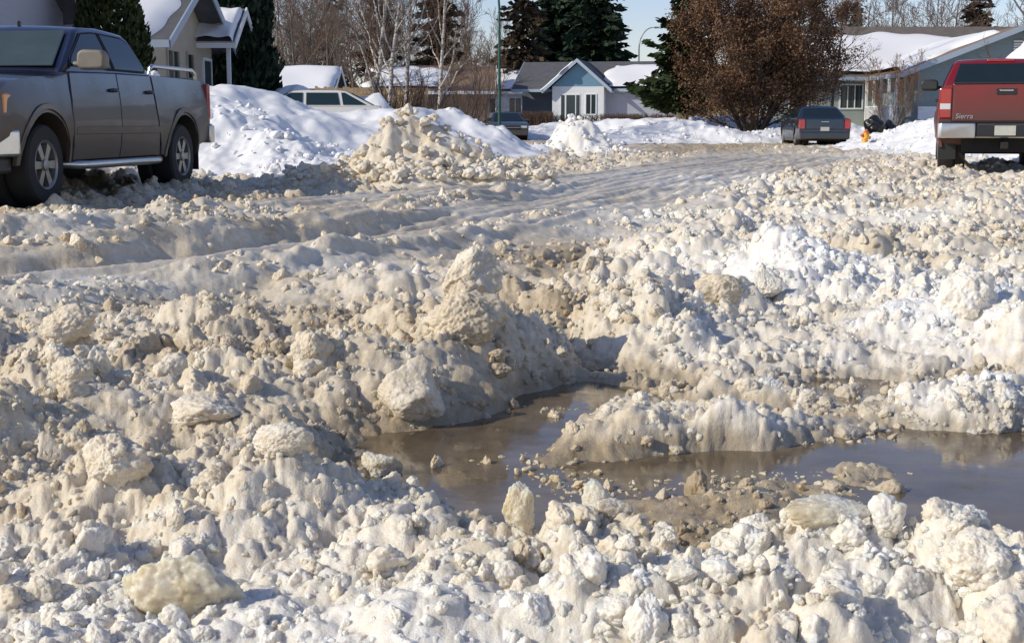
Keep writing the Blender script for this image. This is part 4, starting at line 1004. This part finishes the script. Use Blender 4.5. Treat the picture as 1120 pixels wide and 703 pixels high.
# white house further back on the left
h = thing('bungalow', 'distant white bungalow with a snowy roof half hidden behind bare branches', 'house', (-6.4, 108, .8))
bm = bmesh.new(); gable_wall(bm, 0, 8.0, 0, 7, 2.6, 4.2, 'x'); obj('wall', bm, M_WHITE, h)
r = gable_roof(h, 0, 8.0, 0, 7, 2.6, 4.2, 'x', .5, .4, M_SHING, M_TRIM)
roof_snow(*lift(r[0]), .25, r[0][4], 3, (.0, 1, .0, .97), .02)
for x in (.9, 2.9, 4.2, 6.2): window(h, x, x+.9, .9, 2.0, 0, mull=1)
# grey house on the right with its cross gable
h = thing('grey_house', 'grey-green house with snow on its brown roof, behind the red pickup', 'house', (0, 0, .7))
bm = bmesh.new(); box(bm, 13.2, 33, 71.5, 81, -1, 2.7); obj('wall', bm, M_GREENW, h)
bm = bmesh.new(); gable_wall(bm, 18.96, 28.2, 65, 73, 2.7, 4.45, 'y'); obj('gable_wall', bm, M_TEALS, h)
mr = gable_roof(h, 13.2, 33, 71.5, 81, 2.7, 5.25, 'x', .6, .5, M_GBSH, M_FASC)
wr = gable_roof(h, 18.96, 28.2, 65, 75.4, 2.7, 4.5, 'y', .9, .55, M_BROWNSH, M_FASC)
roof_snow(*lift(mr[0]), .22, mr[0][4], 4, (.12, .5, .04, .82), .09)
roof_snow(*lift(wr[0]), .24, wr[0][4], 5, (.13, .99, .06, .93), .06)
window(h, 16.9, 18.0, .95, 2.1, 71.5, mull=2); window(h, 14.3, 15.2, .95, 2.1, 71.5, mull=1)
window(h, 67.0, 68.6, 1.0, 2.2, 18.96, axis='x', sgn=-1, mull=1)
bm = bmesh.new()
for z in np.arange(0, .72, .12): box(bm, 23.33, 23.83, 64.93, 64.998, 3.3+z, 3.38+z)
obj('gable_vent', bm, M_TRIM, h)
obj('skirt_panel', B((19.0, 21.6, 64.90, 64.997, .35, .95)), M_TRIM, h)
for y in (65.2, 66.6, 68.0, 69.4, 70.8): obj('porch_post', B((18.02, 18.14, y, y+.12, -1, 2.28)), M_TRIM, h)
bm = bmesh.new(); box(bm, 18.04, 18.12, 65.32, 70.8, .95, 1.02); box(bm, 18.04, 18.12, 65.32, 70.8, .18, .24)
for y in np.arange(65.5, 70.7, .17): box(bm, 18.06, 18.10, y, y+.05, .24, .95)
obj('porch_railing', bm, M_TRIM, h)
# beige house on the left
h = thing('beige_house', 'beige house with a snow-covered roof and dark front door behind the parked dark pickup', 'house', (0, 0, .75))
bm = bmesh.new(); gable_wall(bm, -21, -9.9, 38, 46, 2.5, 4.3, 'x'); obj('wall', bm, M_BEIGE, h)
r = gable_roof(h, -21, -9.9, 38, 46, 2.5, 4.3, 'x', .7, .75, M_SHING, M_FASC)
roof_snow(*lift(r[0]), .25, r[0][4], 6, (.0, .97, .0, .97), .02)
pr = gable_roof(h, -9.9, -8.9, 44.2, 47.4, 2.75, 3.7, 'x', .4, .2, M_SHING, M_TRIM)
roof_snow(*lift(pr[0]), .2, pr[0][4], 7, (.0, .95, .0, .95), .02)
obj('porch_post', B((-9.05, -8.93, 44.2, 44.32, -1, 2.7)), M_TRIM, h); obj('porch_post', B((-9.05, -8.93, 47.2, 47.32, -1, 2.7)), M_TRIM, h)
dr = obj('door', B((-9.897, -9.85, 44.6, 45.6, -.4, 2.1)), M_DOOR, h); obj('door_frame', B((-9.898, -9.83, 44.48, 44.59, -.4, 2.2), (-9.898, -9.83, 45.61, 45.72, -.4, 2.2), (-9.898, -9.83, 44.59, 45.61, 2.11, 2.2)), M_TRIM, dr)
window(h, 40.0, 41.3, 1.0, 2.2, -9.9, axis='x', sgn=1, mull=1, mat=M_BEIGE)
window(h, 42.4, 43.2, 1.0, 2.2, -9.9, axis='x', sgn=1, mull=0, mat=M_BEIGE)
# pale house above the pickup's cab
h = thing('pale_house', 'pale grey house with a snowy roof glimpsed above the cab of the dark pickup', 'house', (0, 0, .75))
bm = bmesh.new(); gable_wall(bm, -24, -10.9, 27.5, 34, 2.75, 4.4, 'x'); obj('wall', bm, M_LAV, h)
r = gable_roof(h, -24, -10.9, 27.5, 34, 2.75, 4.4, 'x', .5, .5, M_SHING, M_TRIM); roof_snow(*lift(r[0]), .25, r[0][4], 8, (0, .97, .0, .96), .02)
window(h, -13.6, -12.3, 1.2, 2.3, 27.5, mull=1)
# low outbuilding with a snowed-over roof
h = thing('garage', 'low dark garage under a long snow-covered roof behind the off-white car', 'garage', (-16.6, 80, .75))
bm = bmesh.new(); gable_wall(bm, 0, 6, 0, 6, 1.9, 3.3, 'x'); obj('wall', bm, M_BROWNSH, h)
r = gable_roof(h, 0, 6, 0, 6, 1.9, 3.3, 'x', .4, .4, M_SHING, M_TRIM); roof_snow(*lift(r[0]), .28, r[0][4], 9, (0, 1, .0, .98), .02)
obj('garage_door', B((2.5, 5.3, -.03, -.004, -.5, 1.6)), M_TRIM, h)
# brick-brown house roof behind the birches
h = thing('brown_house', 'low brown house with snow patches on its roof behind the birch trunks', 'house', (-9.5, 92, .75))
bm = bmesh.new(); gable_wall(bm, 0, 8, 0, 7, 2.3, 3.9, 'x'); obj('wall', bm, M_BROWNSH, h)
r = gable_roof(h, 0, 8, 0, 7, 2.3, 3.9, 'x', .5, .4, M_BROWNSH, M_TRIM); roof_snow(*lift(r[0]), .2, r[0][4], 10, (.05, .6, .1, .9), .1)
window(h, 2, 3.2, .8, 1.8, 0, mull=1)

def board_fence(label, x0, y0, x1, y1, z, hgt):
    L = math.hypot(x1-x0, y1-y0); t = thing('board_fence', label, 'fence', (x0, y0, z), math.atan2(y1-y0, x1-x0))
    bm = bmesh.new(); x = 0; rg = random.Random(int(L*100))
    while x < L: box(bm, x, x+.135, -.012, .012, -.6, hgt + rg.uniform(-.03, .03)); x += .145
    obj('board_panel', bm, M_WOOD, t)
    for k in range(int(L/2.4)+1): obj('post', B((k*2.4-.05, k*2.4+.05, .014, .11, -.6, hgt+.05)), M_WOOD, t)
    obj('rail', B((0, L, .0125, .05, hgt*.75, hgt*.75+.09), (0, L, .0125, .05, .2, .29)), M_WOOD, t)
board_fence('short tan board fence between the snow heaps behind the off-white car', -7.6, 54, -3.4, 54.5, .7, 1.55)
board_fence('tan board fence half hidden by the trunks of the brown-leaved tree', 9.6, 76, 15.5, 77, .7, 1.25)

def lamp_post(label, X, Y, z, straight, top, reach, r, mat):
    t = thing('street_lamp', label, 'street lamp', (X, Y, z))
    bm = bmesh.new(); tube(bm, [(0,0,-.8), (0,0,.3), (0,0,straight)], [r*1.15, r*1.1, r*.8], 10); tube(bm, [(0,0,-.5), (0,0,.45)], r*1.7, 10); obj('post', bm, mat, t, 50)
    pts = [(reach*(1-math.cos(a)), 0, straight + (top-straight)*math.sin(a)) for a in [i*PI/2/9 for i in range(10)]]
    bm = bmesh.new(); tube(bm, pts, [r*.78 - r*.35*i/9 for i in range(10)], 8); am = obj('arm', bm, mat, t, 50)
    s = 1 if reach > 0 else -1
    bm = bmesh.new(); prism(bm, [(reach, -.12, top-.05), (reach+s*.15, -.15, top+.08), (reach+s*.6, -.12, top+.06), (reach+s*.65, -.1, top-.05)], (0, .26, 0)); hd_ = obj('lamp_head', bm, M_STEEL, am, None, .03)
    obj('lens', B((min(reach+s*.12, reach+s*.55), max(reach+s*.12, reach+s*.55), -.09, .09, top-.10, top-.052)), M_CLEAR_L, hd_)
lamp_post('green street lamp post rising beside the grey-green car', -.55, 61, .2, 5.6, 8.2, -2.3, .066, M_GREENP)
lamp_post('distant grey curved street lamp against the sky right of the tall spruces', 12.0, 132, .6, 7.2, 9.2, 1.3, .10, M_STEEL)
# hydrant
t = thing('fire_hydrant', 'yellow and orange fire hydrant leaning out of the snowbank by the blue saloon', 'fire hydrant', (10.75, 42.2, .26)); t.scale = (.8, .8, .8); t.rotation_euler = (math.radians(-6), math.radians(14), .3)
bm = bmesh.new(); lathe(bm, [(-.3,.10),(.10,.10),(.12,.13),(.15,.13),(.16,.10),(.34,.10),(.35,.125),(.38,.125)], 18, 'z'); obj('barrel', bm, M_YELLOW, t, 40)
bm = bmesh.new(); lathe(bm, [(.382,.12),(.43,.115),(.48,.08),(.50,.035),(.55,.03),(.555,.0)], 18, 'z'); obj('bonnet', bm, M_ORANGE, t, 40)
for s in (-1, 1):
    bm = bmesh.new(); lathe(bm, [(s*.09,.055),(s*.16,.055),(s*.165,.065),(s*.20,.06),(s*.205,.025),(s*.225,.02)], 14, 'x', (0,0,.27)); obj('nozzle_cap', bm, M_ORANGE, t, 40)
bm = bmesh.new(); tube(bm, [(0,-.09,.24),(0,-.19,.24)], .08, 14); obj('front_nozzle', bm, M_YELLOW, t, 40)
# refuse bags and utility cabinet
def bag(label, x, y, z, r, seed):
    D, Fc = ICO[4]; V = lump_shape(D, seed, .2, .8)*r; V[:, 2] *= .8
    k = np.clip((D[:, 2]-.86)/.14, 0, 1); V[:, 2] += k*r*.3
    o = npmesh('rubbish_bag', V, Fc, M_BAG); o.location = (x, y, z); tag(o, label, 'rubbish bag')
bag('larger black rubbish bag behind the crest of the snowbank by the hydrant', 14.0, 53.5, .75, .5, 71); bag('smaller black rubbish bag against the larger bag behind the snowbank', 14.65, 53.8, .66, .38, 72)
t = thing('utility_cabinet', 'small cream utility cabinet beside the dark pine', 'utility cabinet', (8.05, 66, .75)); obj('housing', B((-.22,.22,-.2,.2,-.4,.72)), M_CREAMB, t, None, .02); obj('lid', B((-.25,.25,-.23,.23,.722,.78)), M_CREAMB, t, None, .02); obj('door', B((-.17,.17,-.215,-.202,-.1,.62)), M_CREAMB, t, None, .006)
# ---------------------------------------------------------------- trees, shrubs and hedges
def bark(name, col, var=.4, sc=8, stretch=True): return simple(name, col, .85, var=var, vscale=sc, bump=.5, bscale=25)
M_BARK = bark('grey_brown_bark', (.13, .10, .075)); M_TWIG = bark('reddish_twigs', (.14, .085, .055), .3); M_TWIGG = bark('grey_twigs', (.16, .135, .11), .3)
M_DBARK = bark('dark_bark', (.06, .045, .035)); M_RUSTTW = bark('rusty_twigs', (.20, .105, .055), .35)
def birch():
    m, nt, p = newmat('birch_bark'); tc = N(nt, 'ShaderNodeTexCoord'); mp = N(nt, 'ShaderNodeMapping'); mp.inputs['Scale'].default_value = (3, 3, 14)
    nt.links.new(tc.outputs['Object'], mp.inputs[0])
    nt.links.new(ramp(nt, noise(nt, 1.2, 4, .7, vec=mp.outputs[0]), [(.38, (.06,.05,.045)), (.48, (.42,.38,.33)), (.7, (.60,.56,.50))]), p.inputs['Base Color']); p.inputs['Roughness'].default_value = .8
    return m
M_BIRCH = birch()
def leafmat(name, a, b):
    m, nt, p = newmat(name); g = N(nt, 'ShaderNodeNewGeometry')
    nt.links.new(mixcol(nt, g.outputs['Random Per Island'], a, b), p.inputs['Base Color']); p.inputs['Roughness'].default_value = .7; p.inputs['Specular IOR Level'].default_value = .2
    return m
M_SPRUCE = leafmat('spruce_needles', (.010, .022, .013), (.032, .055, .028)); M_PINE = leafmat('pine_needles', (.018, .035, .014), (.055, .08, .03))
M_CEDAR = leafmat('cedar_sprays', (.02, .03, .010), (.075, .085, .025)); M_BRSPR = leafmat('thin_brown_spruce', (.035, .028, .018), (.07, .05, .03))
M_BRLEAF = leafmat('dried_brown_leaves', (.09, .05, .027), (.22, .12, .065))
class Tubes:
    def __init__(s): s.V, s.F, s.n = [], [], 0
    def add(s, pts, rad, k):
        pts = np.asarray(pts); m = len(pts); T = np.gradient(pts, axis=0); T /= np.linalg.norm(T, axis=1)[:, None] + 1e-9
        up = np.array([.31, .17, .93]) if abs(T[0, 2]) < .8 else np.array([.95, .2, .1])
        A = np.cross(T, up); A /= np.linalg.norm(A, axis=1)[:, None] + 1e-9; Bv = np.cross(T, A)
        an = np.arange(k)*2*PI/k; r = np.asarray(rad)[:, None, None]
        ring = pts[:, None] + (A[:, None]*np.cos(an)[None, :, None] + Bv[:, None]*np.sin(an)[None, :, None])*r
        s.V.append(ring.reshape(-1, 3)); i = np.arange(m-1)[:, None]*k + np.arange(k)[None]; j = np.arange(m-1)[:, None]*k + (np.arange(k)+1)[None] % k
        s.F.append(np.stack([i, j, j+k, i+k], -1).reshape(-1, 4) + s.n); s.n += m*k
    def build(s, name, mat, parent): return npmesh(name, np.concatenate(s.V), np.concatenate(s.F), mat, parent)
def limb(rg, p, d, L, r0, r1, n, wob, lift):
    pts = [np.array(p, float)]; d = np.array(d, float)
    for i in range(n):
        d = d + rg.normal(0, wob, 3) + np.array([0, 0, lift]); d /= np.linalg.norm(d); pts.append(pts[-1] + d*L/n)
    return pts, list(np.linspace(r0, r1, n+1)), d
def bare_tree(root, seed, H, r, trunk_mat, twig_mat, spread=.6, lift=.10, kids=(9, 7, 6), fork=.35, stems=1, lean=.05, leaves=None, leaf=(0, .1), twig_r=.006, droop=0.):
    rg = np.random.default_rng(seed); wood, tw = Tubes(), Tubes(); ends = []
    def rec(pts, rad, L, lev):
        if lev >= len(kids): return
        pts = np.asarray(pts); n = kids[lev]
        for k in range(n):
            t = fork + (1-fork)*(k+rg.uniform(0, .9))/n if lev == 0 else .2 + .8*(k+rg.uniform(0, .9))/n
            f = t*(len(pts)-1); i = min(int(f), len(pts)-2); p = pts[i]*(1-f+i) + pts[i+1]*(f-i); ax = pts[i+1]-pts[i]; ax /= np.linalg.norm(ax)
            q = rg.normal(size=3); q -= ax*(q@ax); q /= np.linalg.norm(q)
            sp = spread*rg.uniform(.7, 1.3); d = ax*math.cos(sp) + q*math.sin(sp)
            L2 = L*rg.uniform(.35, .62)*(1.15-.55*t); rr = max(twig_r, np.interp(f, range(len(rad)), rad)*.58)
            last = lev == len(kids)-1
            p2, r2, _ = limb(rg, p, d, L2, rr, max(twig_r*.5, rr*.28), 3 if last else 5, .13, lift*(1 if not last else .6) - droop*(lev >= 1))
            (wood if lev == 0 else tw).add(p2, r2, 5 if lev == 0 else 3)
            if lev >= len(kids)-2: ends.append(p2)
            rec(p2, r2, L2, lev+1)
    for s in range(stems):
        a = 2*PI*s/stems + rg.uniform(0, 1); l = lean*(1 if stems == 1 else rg.uniform(.6, 1.6))
        p, rd, _ = limb(rg, (math.cos(a)*.18*(stems > 1), math.sin(a)*.18*(stems > 1), -.5), (math.cos(a)*l, math.sin(a)*l, 1), H*rg.uniform(.82, 1)*.92, r*rg.uniform(.75, 1), r*.12, 9, .05, .03)
        wood.add(p, rd, 7); rec(p, rd, H*.62, 0)
    wood.build('trunk', trunk_mat, root); cr = tw.build('crown', twig_mat, root)
    if leaves:
        E = np.concatenate([np.asarray(e)[1:] for e in ends]); n = leaf[0]; c = E[rg.integers(0, len(E), n)] + rg.normal(0, leaf[2] if len(leaf) > 2 else .10, (n, 3))
        cards(c, leaf[1], rg, 'leaves', leaves, cr)
def cards(c, size, rg, name, mat, parent, stretch=1.4, direction=None, flat=None):
    n = len(c); a = rg.normal(size=(n, 3)) if direction is None else direction + rg.normal(0, .28, (n, 3)); a /= np.linalg.norm(a, axis=1)[:, None]
    b = np.cross(a, rg.normal(size=(n, 3))); b /= np.linalg.norm(b, axis=1)[:, None]
    sz = (size*rg.uniform(.55, 1.3, n))[:, None]
    V = np.stack([c - a*sz*stretch*.5, c + b*sz*.5 - a*sz*.05, c + a*sz*stretch*.6, c - b*sz*.5 + a*sz*.05], 1).reshape(-1, 3)
    return npmesh(name, V, np.arange(n*4).reshape(-1, 4), mat, parent, smooth=False)
def conifer(root, seed, H, rad, mat, dense=1.0, size=.2, droop=.25, base=.06, power=.9, trunk_r=.2, ragged=.25, gap=0.):
    rg = np.random.default_rng(seed); tr = Tubes(); C, D = [], []
    tr.add([(0,0,-.6), (.03,.02,H*.5), (0,0,H*.99)], [trunk_r, trunk_r*.55, .015], 7)
    nl = int(H*3.2)
    for i in range(nl):
        z = H*(base + (1-base)*(i+rg.uniform(0, .8))/nl); t = 1-(z/H - base)/(1-base); R0 = rad*max(.04, t)**power
        nb = max(4, int(9*dense*(.5+.5*t)))
        for k in range(nb):
            if rg.uniform() < gap: continue
            a = rg.uniform(0, 2*PI); R = R0*rg.uniform(1-ragged*1.6, 1+ragged*.55); s = np.linspace(.12, 1, max(4, int(R/(size*.42))))
            px = np.stack([np.cos(a)*R*s, np.sin(a)*R*s, z + R*(.10*s - droop*s*s + .10*s**4)], 1)
            tr.add(px[[0, len(px)//2, -1]], [.03, .018, .006], 3)
            m = max(1, int(2.4*dense)); q = np.repeat(px, m, 0)
            w = (size*.75*(1.15-.6*np.repeat(s, m)))[:, None]; q = q + rg.normal(0, 1, q.shape)*w*np.array([1, 1, .42])
            C.append(q); dd = np.tile([np.cos(a), np.sin(a), -.25], (len(q), 1)); D.append(dd)
    tr.build('trunk', M_DBARK, root); c = np.concatenate(C)
    cards(c, size, rg, 'crown', mat, root, 1.7, np.concatenate(D))
    return len(c)
def place(name, label, cat, px, Y, z, group=None, rz=0.): return thing(name, label, cat, ((px-PX)/F*Y, Y, z), rz, group)

# birches and brush in the left middle distance
for px, Y, lab, sd, ln, H in ((402, 53, 'grey-white birch leaning left, leftmost of the birch clump by the buried car', 21, .16, 11), (425, 52, 'pale birch with a straight white trunk in the middle of the birch clump', 22, .07, 12), (446, 54, 'white birch leaning right, at the right of the birch clump', 23, .12, 12), (478, 58, 'slender birch with drooping twigs between the birch clump and the green lamp post', 24, .10, 10)):
    t = place('birch_tree', lab, 'tree', px, Y, .6, 'birches on the left side of the street'); bare_tree(t, sd, H, .125, M_BIRCH, M_TWIG, .62, .06, (13, 10, 7), .16, 1, ln, droop=.06, twig_r=.007)
for px, Y, lab, sd, H, st in ((440, 49, 'dense brown leafless bush at the foot of the white birches', 31, 2.9, 14), (468, 51, 'brown leafless bush right of the dense birch-foot bush', 32, 2.3, 11), (388, 60, 'thin brown bush between the tan fence and the garage roof', 33, 2.4, 9), (508, 70, 'wide arching leafless bush in front of the distant white bungalow', 34, 4.6, 10), (528, 74, 'reddish leafless bush beside the green lamp post', 35, 5.2, 10)):
    t = place('leafless_bush', lab, 'bush', px, Y, .55); bare_tree(t, sd, H, .035, M_DBARK, M_RUSTTW if sd in (31, 35) else M_TWIG, .5, .05, (8, 7), .15, st, .34, twig_r=.007)
# bare trees of the thicket behind: three built, the rest copied
protos = []
for sd, H in ((41, 13), (42, 11), (43, 14)):
    t = thing('bare_tree', 'x', 'tree'); bare_tree(t, sd, H, .15, M_BARK, M_TWIG if sd != 42 else M_TWIGG, .62, .09, (13, 10, 7), .15, 1, .05, twig_r=.013); protos.append(t)
TH = 'slim bare brown tree in the thicket behind the garage roof on the left'
TH2 = 'slim bare tree in the thin stand behind the distant white bungalow'
TR = 'bare grey tree behind the roof of the grey-green house on the right'
TL = 'bare treetop on the far skyline behind the end of the street'
spots = [(296, 88, TH, 'thicket trees on the left'), (312, 96, TH, 'thicket trees on the left'), (328, 86, TH, 'thicket trees on the left'), (345, 98, TH, 'thicket trees on the left'), (358, 90, TH, 'thicket trees on the left'), (374, 100, TH, 'thicket trees on the left'), (392, 94, TH, 'thicket trees on the left'), (408, 102, TH, 'thicket trees on the left'),
         (436, 118, TH2, 'trees behind the distant bungalow'), (458, 120, TH2, 'trees behind the distant bungalow'), (486, 124, TH2, 'trees behind the distant bungalow'), (506, 118, TH2, 'trees behind the distant bungalow'), (524, 126, TH2, 'trees behind the distant bungalow'), (544, 122, TH2, 'trees behind the distant bungalow'),
         (318, 118, TH, 'thicket trees on the left'), (366, 122, TH, 'thicket trees on the left'), (282, 104, TH, 'thicket trees on the left'), (304, 108, TH, 'thicket trees on the left'), (322, 104, TH, 'thicket trees on the left'), (350, 106, TH, 'thicket trees on the left'), (381, 112, TH, 'thicket trees on the left'), (398, 116, TH, 'thicket trees on the left'), (415, 112, TH, 'thicket trees on the left'), (290, 120, TH, 'thicket trees on the left'), (333, 124, TH, 'thicket trees on the left'), (428, 108, TH, 'thicket trees on the left'), (446, 130, TH2, 'trees behind the distant bungalow'), (470, 132, TH2, 'trees behind the distant bungalow'), (497, 134, TH2, 'trees behind the distant bungalow'), (515, 132, TH2, 'trees behind the distant bungalow'), (535, 136, TH2, 'trees behind the distant bungalow'), (338, 112, TH, 'thicket trees on the left'),
         (905, 100, TR, 'bare trees behind the right-hand house'), (962, 112, TR, 'bare trees behind the right-hand house'), (984, 118, TR, 'bare trees behind the right-hand house'), (1022, 108, TR, 'bare trees behind the right-hand house'), (1052, 116, TR, 'bare trees behind the right-hand house'), (1120, 110, TR, 'bare trees behind the right-hand house'), (945, 104, TR, 'bare trees behind the right-hand house'), (973, 102, TR, 'bare trees behind the right-hand house'), (1000, 100, TR, 'bare trees behind the right-hand house'), (1036, 98, TR, 'bare trees behind the right-hand house'), (1075, 106, TR, 'bare trees behind the right-hand house'), (1098, 100, TR, 'bare trees behind the right-hand house'),
         (716, 190, TL, 'treetops on the far skyline'), (690, 200, TL, 'treetops on the far skyline')]
for i, (px, Y, lab, grp) in enumerate(spots):
    o = protos[i] if i < 3 else copy_tree(protos[i % 3])
    o.location = ((px-PX)/F*Y, Y, .6); o.rotation_euler = (0, 0, i*1.9); s = .88 + .25*((i*37) % 10)/10 if Y < 150 else .6
    o.scale = (s, s, s); o['label'] = lab; o['group'] = grp
t = place('bare_tree', 'large bare tree with thick dark limbs at the top right corner', 'tree', 1118, 62, .6); bare_tree(t, 51, 12, .26, M_BARK, M_TWIG, .75, .05, (9, 8, 6), .18, 1, .14)
t = place('bare_tree', 'thin bare tree with fine twigs in front of the grey-green house roof', 'tree', 905, 67, .6); bare_tree(t, 52, 8.5, .10, M_BARK, M_TWIG, .6, .08, (11, 9, 7), .2, 1, .05, twig_r=.007)
# brown-leaved tree at the corner
t = place('brown_leaved_tree', 'broad multi-stemmed tree holding dried brown leaves at the street corner', 'tree', 818, 62, .5)
bare_tree(t, 61, 8.0, .12, M_DBARK, M_DBARK, .62, .05, (12, 10, 8), .05, 10, .45, M_BRLEAF, (75000, .075, .17), twig_r=.009)
t = place('leafless_bush', 'vase-shaped rusty shrub in front of the grey-green house porch', 'bush', 968, 57, .6); bare_tree(t, 62, 3.7, .04, M_BARK, M_RUSTTW, .5, .05, (8, 7, 5), .2, 7, .36)
# conifers
t = place('pine_tree', 'dark green pine with clumped boughs left of the brown-leaved tree', 'tree', 747, 66, .6); conifer(t, 71, 6.0, 2.2, M_PINE, 2.0, .24, -.06, .13, .42, .2, .55, .30)
t = place('spruce_tree', 'broad tall dark spruce directly behind the blue-gabled house', 'tree', 652, 122, .6); conifer(t, 72, 17, 4.2, M_SPRUCE, 1.3, .42, .30, .05, .75, .28, .30)
t = place('spruce_tree', 'tall dark spruce left of the broad one behind the blue-gabled house', 'tree', 608, 126, .6); conifer(t, 73, 18, 3.6, M_SPRUCE, 1.3, .42, .30, .05, .75, .28, .3)
t = place('spruce_tree', 'dark spruce with thin lower boughs behind the green lamp post', 'tree', 571, 112, .6); conifer(t, 74, 16, 2.6, M_BRSPR, .9, .36, .3, .12, .8, .22, .35, .2)
t = place('spruce_tree', 'thin brownish spruce behind the middle of the birch clump', 'tree', 416, 104, .6); conifer(t, 75, 13.5, 2.2, M_BRSPR, .8, .34, .3, .14, .8, .2, .35, .25)
t = place('spruce_tree', 'thin brownish spruce at the right of the birch clump', 'tree', 480, 100, .6); conifer(t, 76, 14, 2.4, M_BRSPR, .9, .34, .3, .12, .8, .2, .35, .2)
t = place('spruce_tree', 'thin brownish spruce above the tan fence on the left', 'tree', 366, 108, .6); conifer(t, 77, 12.5, 2.0, M_BRSPR, .8, .34, .3, .14, .8, .2, .35, .25)
t = place('spruce_tree', 'small pointed spruce on the skyline right of the brown-leaved tree', 'tree', 929, 128, .6); conifer(t, 78, 10.6, 2.3, M_SPRUCE, 1.1, .34, .28, .05, .9, .2, .25)
t = place('spruce_tree', 'brownish spruce behind the gable of the grey-green house', 'tree', 1060, 104, .6); conifer(t, 79, 11.6, 2.6, M_BRSPR, 1.0, .34, .28, .05, .9, .2, .3, .15)
def leafy_column(root, seed, H, rad, mat, n, size, top=.55):
    rg = np.random.default_rng(seed); tr = Tubes(); tr.add([(0,0,-.5), (.02,0,H*.5), (0,0,H*.9)], [.12, .08, .02], 6); tr.build('trunk', M_DBARK, root)
    z = H*rg.uniform(0, 1, n)**.85; a = rg.uniform(0, 2*PI, n); prof = rad*np.clip((1-(z/H)**2.2), 0, 1)**top
    R = prof*(1-.5*rg.uniform(size=n)**2)*(1 + .30*fbm2(np.cos(a)*1.6+z*1.1, np.sin(a)*1.6-z*.7, seed, 4) + .12*fbm2(a*4, z*4, seed+9, 2))
    c = np.stack([np.cos(a)*R, np.sin(a)*R, z + .1*rg.normal(size=n)], 1)
    cards(c, size, rg, 'crown', mat, root, 1.7, np.stack([np.cos(a)*.45, np.sin(a)*.45, np.ones(n)], 1))
t = place('cedar_tree', 'dense black-green cedar beside the beige house porch', 'tree', 267, 47.5, .55); leafy_column(t, 80, 9.5, 1.3, M_SPRUCE, 16000, .17)
t = place('cedar_tree', 'olive green cedar bush with snow on top behind the dark pickup cab', 'tree', 128, 33.5, .6); leafy_column(t, 81, 3.9, 1.0, M_CEDAR, 12000, .085, .35)
D, Fc = ICO[4]; V = lump_shape(D, 91, .1, .7)*np.array([.75, .6, .24]); V[:, 2] += 3.45
o = npmesh('snow_cap', V, Fc, M_SNOW, t, attrs={'dirt': np.full(len(V), -.15), 'wet': np.zeros(len(V))})
# brown hedges before the blue-gabled house
def hedge(label, px0, px1, Y, z, hgt, n, mat, seed):
    rg = np.random.default_rng(seed); x0, x1 = (px0-PX)/F*Y, (px1-PX)/F*Y; t = thing('hedge', label, 'hedge', ((x0+x1)/2, Y, z)); w = Tubes()
    for k in range(n):
        x = rg.uniform(x0, x1)-(x0+x1)/2; a, b = rg.normal(0, .16), rg.normal(0, .2)
        p = (x, rg.uniform(-.35, .35), -.4); hh = hgt*rg.uniform(.7, 1.05)
        w.add([p, (x+a*.4, p[1]+b*.3, hh*.5), (x+a, p[1]+b, hh)], [.022, .016, .007], 3)
        for j in range(3):
            q = rg.uniform(.3, .8); w.add([(x+a*q, p[1]+b*q, hh*q), (x+a*q+rg.normal(0, .16), p[1]+b*q+rg.normal(0, .16), hh*(q+.25))], [.012, .006], 3)
    w.build('twigs', mat, t)
hedge('low bare hedge of dark stems right in front of the white porch wall', 604, 658, 92.6, .75, .75, 110, M_DBARK, 1)
hedge('brown clipped hedge left of the white porch', 556, 603, 91.5, .7, .95, 420, M_TWIG, 2)
hedge('long low brown hedge along the grey garage wall', 660, 745, 90.5, .65, .85, 520, M_TWIG, 3)
# ---------------------------------------------------------------- light, sky, camera
SUN_EL, SUN_DIR = math.radians(31), Vector((-.925, -.38))
sv = Vector((SUN_DIR.x, SUN_DIR.y, 0)).normalized()*math.cos(SUN_EL) + Vector((0, 0, math.sin(SUN_EL)))
sl = bpy.data.lights.new('sun', 'SUN'); sl.energy = 3.6; sl.angle = math.radians(.55); sl.color = (1, .93, .80)
so = bpy.data.objects.new('sun', sl); link(so); so.rotation_euler = sv.to_track_quat('Z', 'Y').to_euler()
wd = bpy.data.worlds.new('World'); SC.world = wd; wd.use_nodes = True
wn = wd.node_tree; bg = wn.nodes['Background']
sk = wn.nodes.new('ShaderNodeTexSky'); sk.sky_type = 'NISHITA'; sk.sun_disc = False
sk.sun_elevation = SUN_EL; sk.sun_rotation = math.atan2(sv.x, sv.y); sk.air_density = 1.0; sk.dust_density = .25; sk.ozone_density = 2.0
tint = wn.nodes.new('ShaderNodeMix'); tint.data_type = 'RGBA'; tint.blend_type = 'MULTIPLY'; tint.inputs[0].default_value = 1
tint.inputs[7].default_value = (1.03, .965, 1.12, 1); wn.links.new(sk.outputs[0], tint.inputs[6]); wn.links.new(tint.outputs[2], bg.inputs[0]); bg.inputs[1].default_value = .115
cd = bpy.data.cameras.new('camera'); co = bpy.data.objects.new('camera', cd); link(co)
co.location = (0, 0, CAMZ); co.rotation_euler = (PI/2 - PITCH, 0, 0)
cd.sensor_width = 36; cd.lens = 36*F/1120; cd.clip_start = .05; cd.clip_end = 6000
SC.camera = co
SC.view_settings.view_transform = 'Standard'; SC.view_settings.look = 'None'
SC.view_settings.exposure = .06; SC.view_settings.gamma = 1; SC.view_settings.use_curve_mapping = False
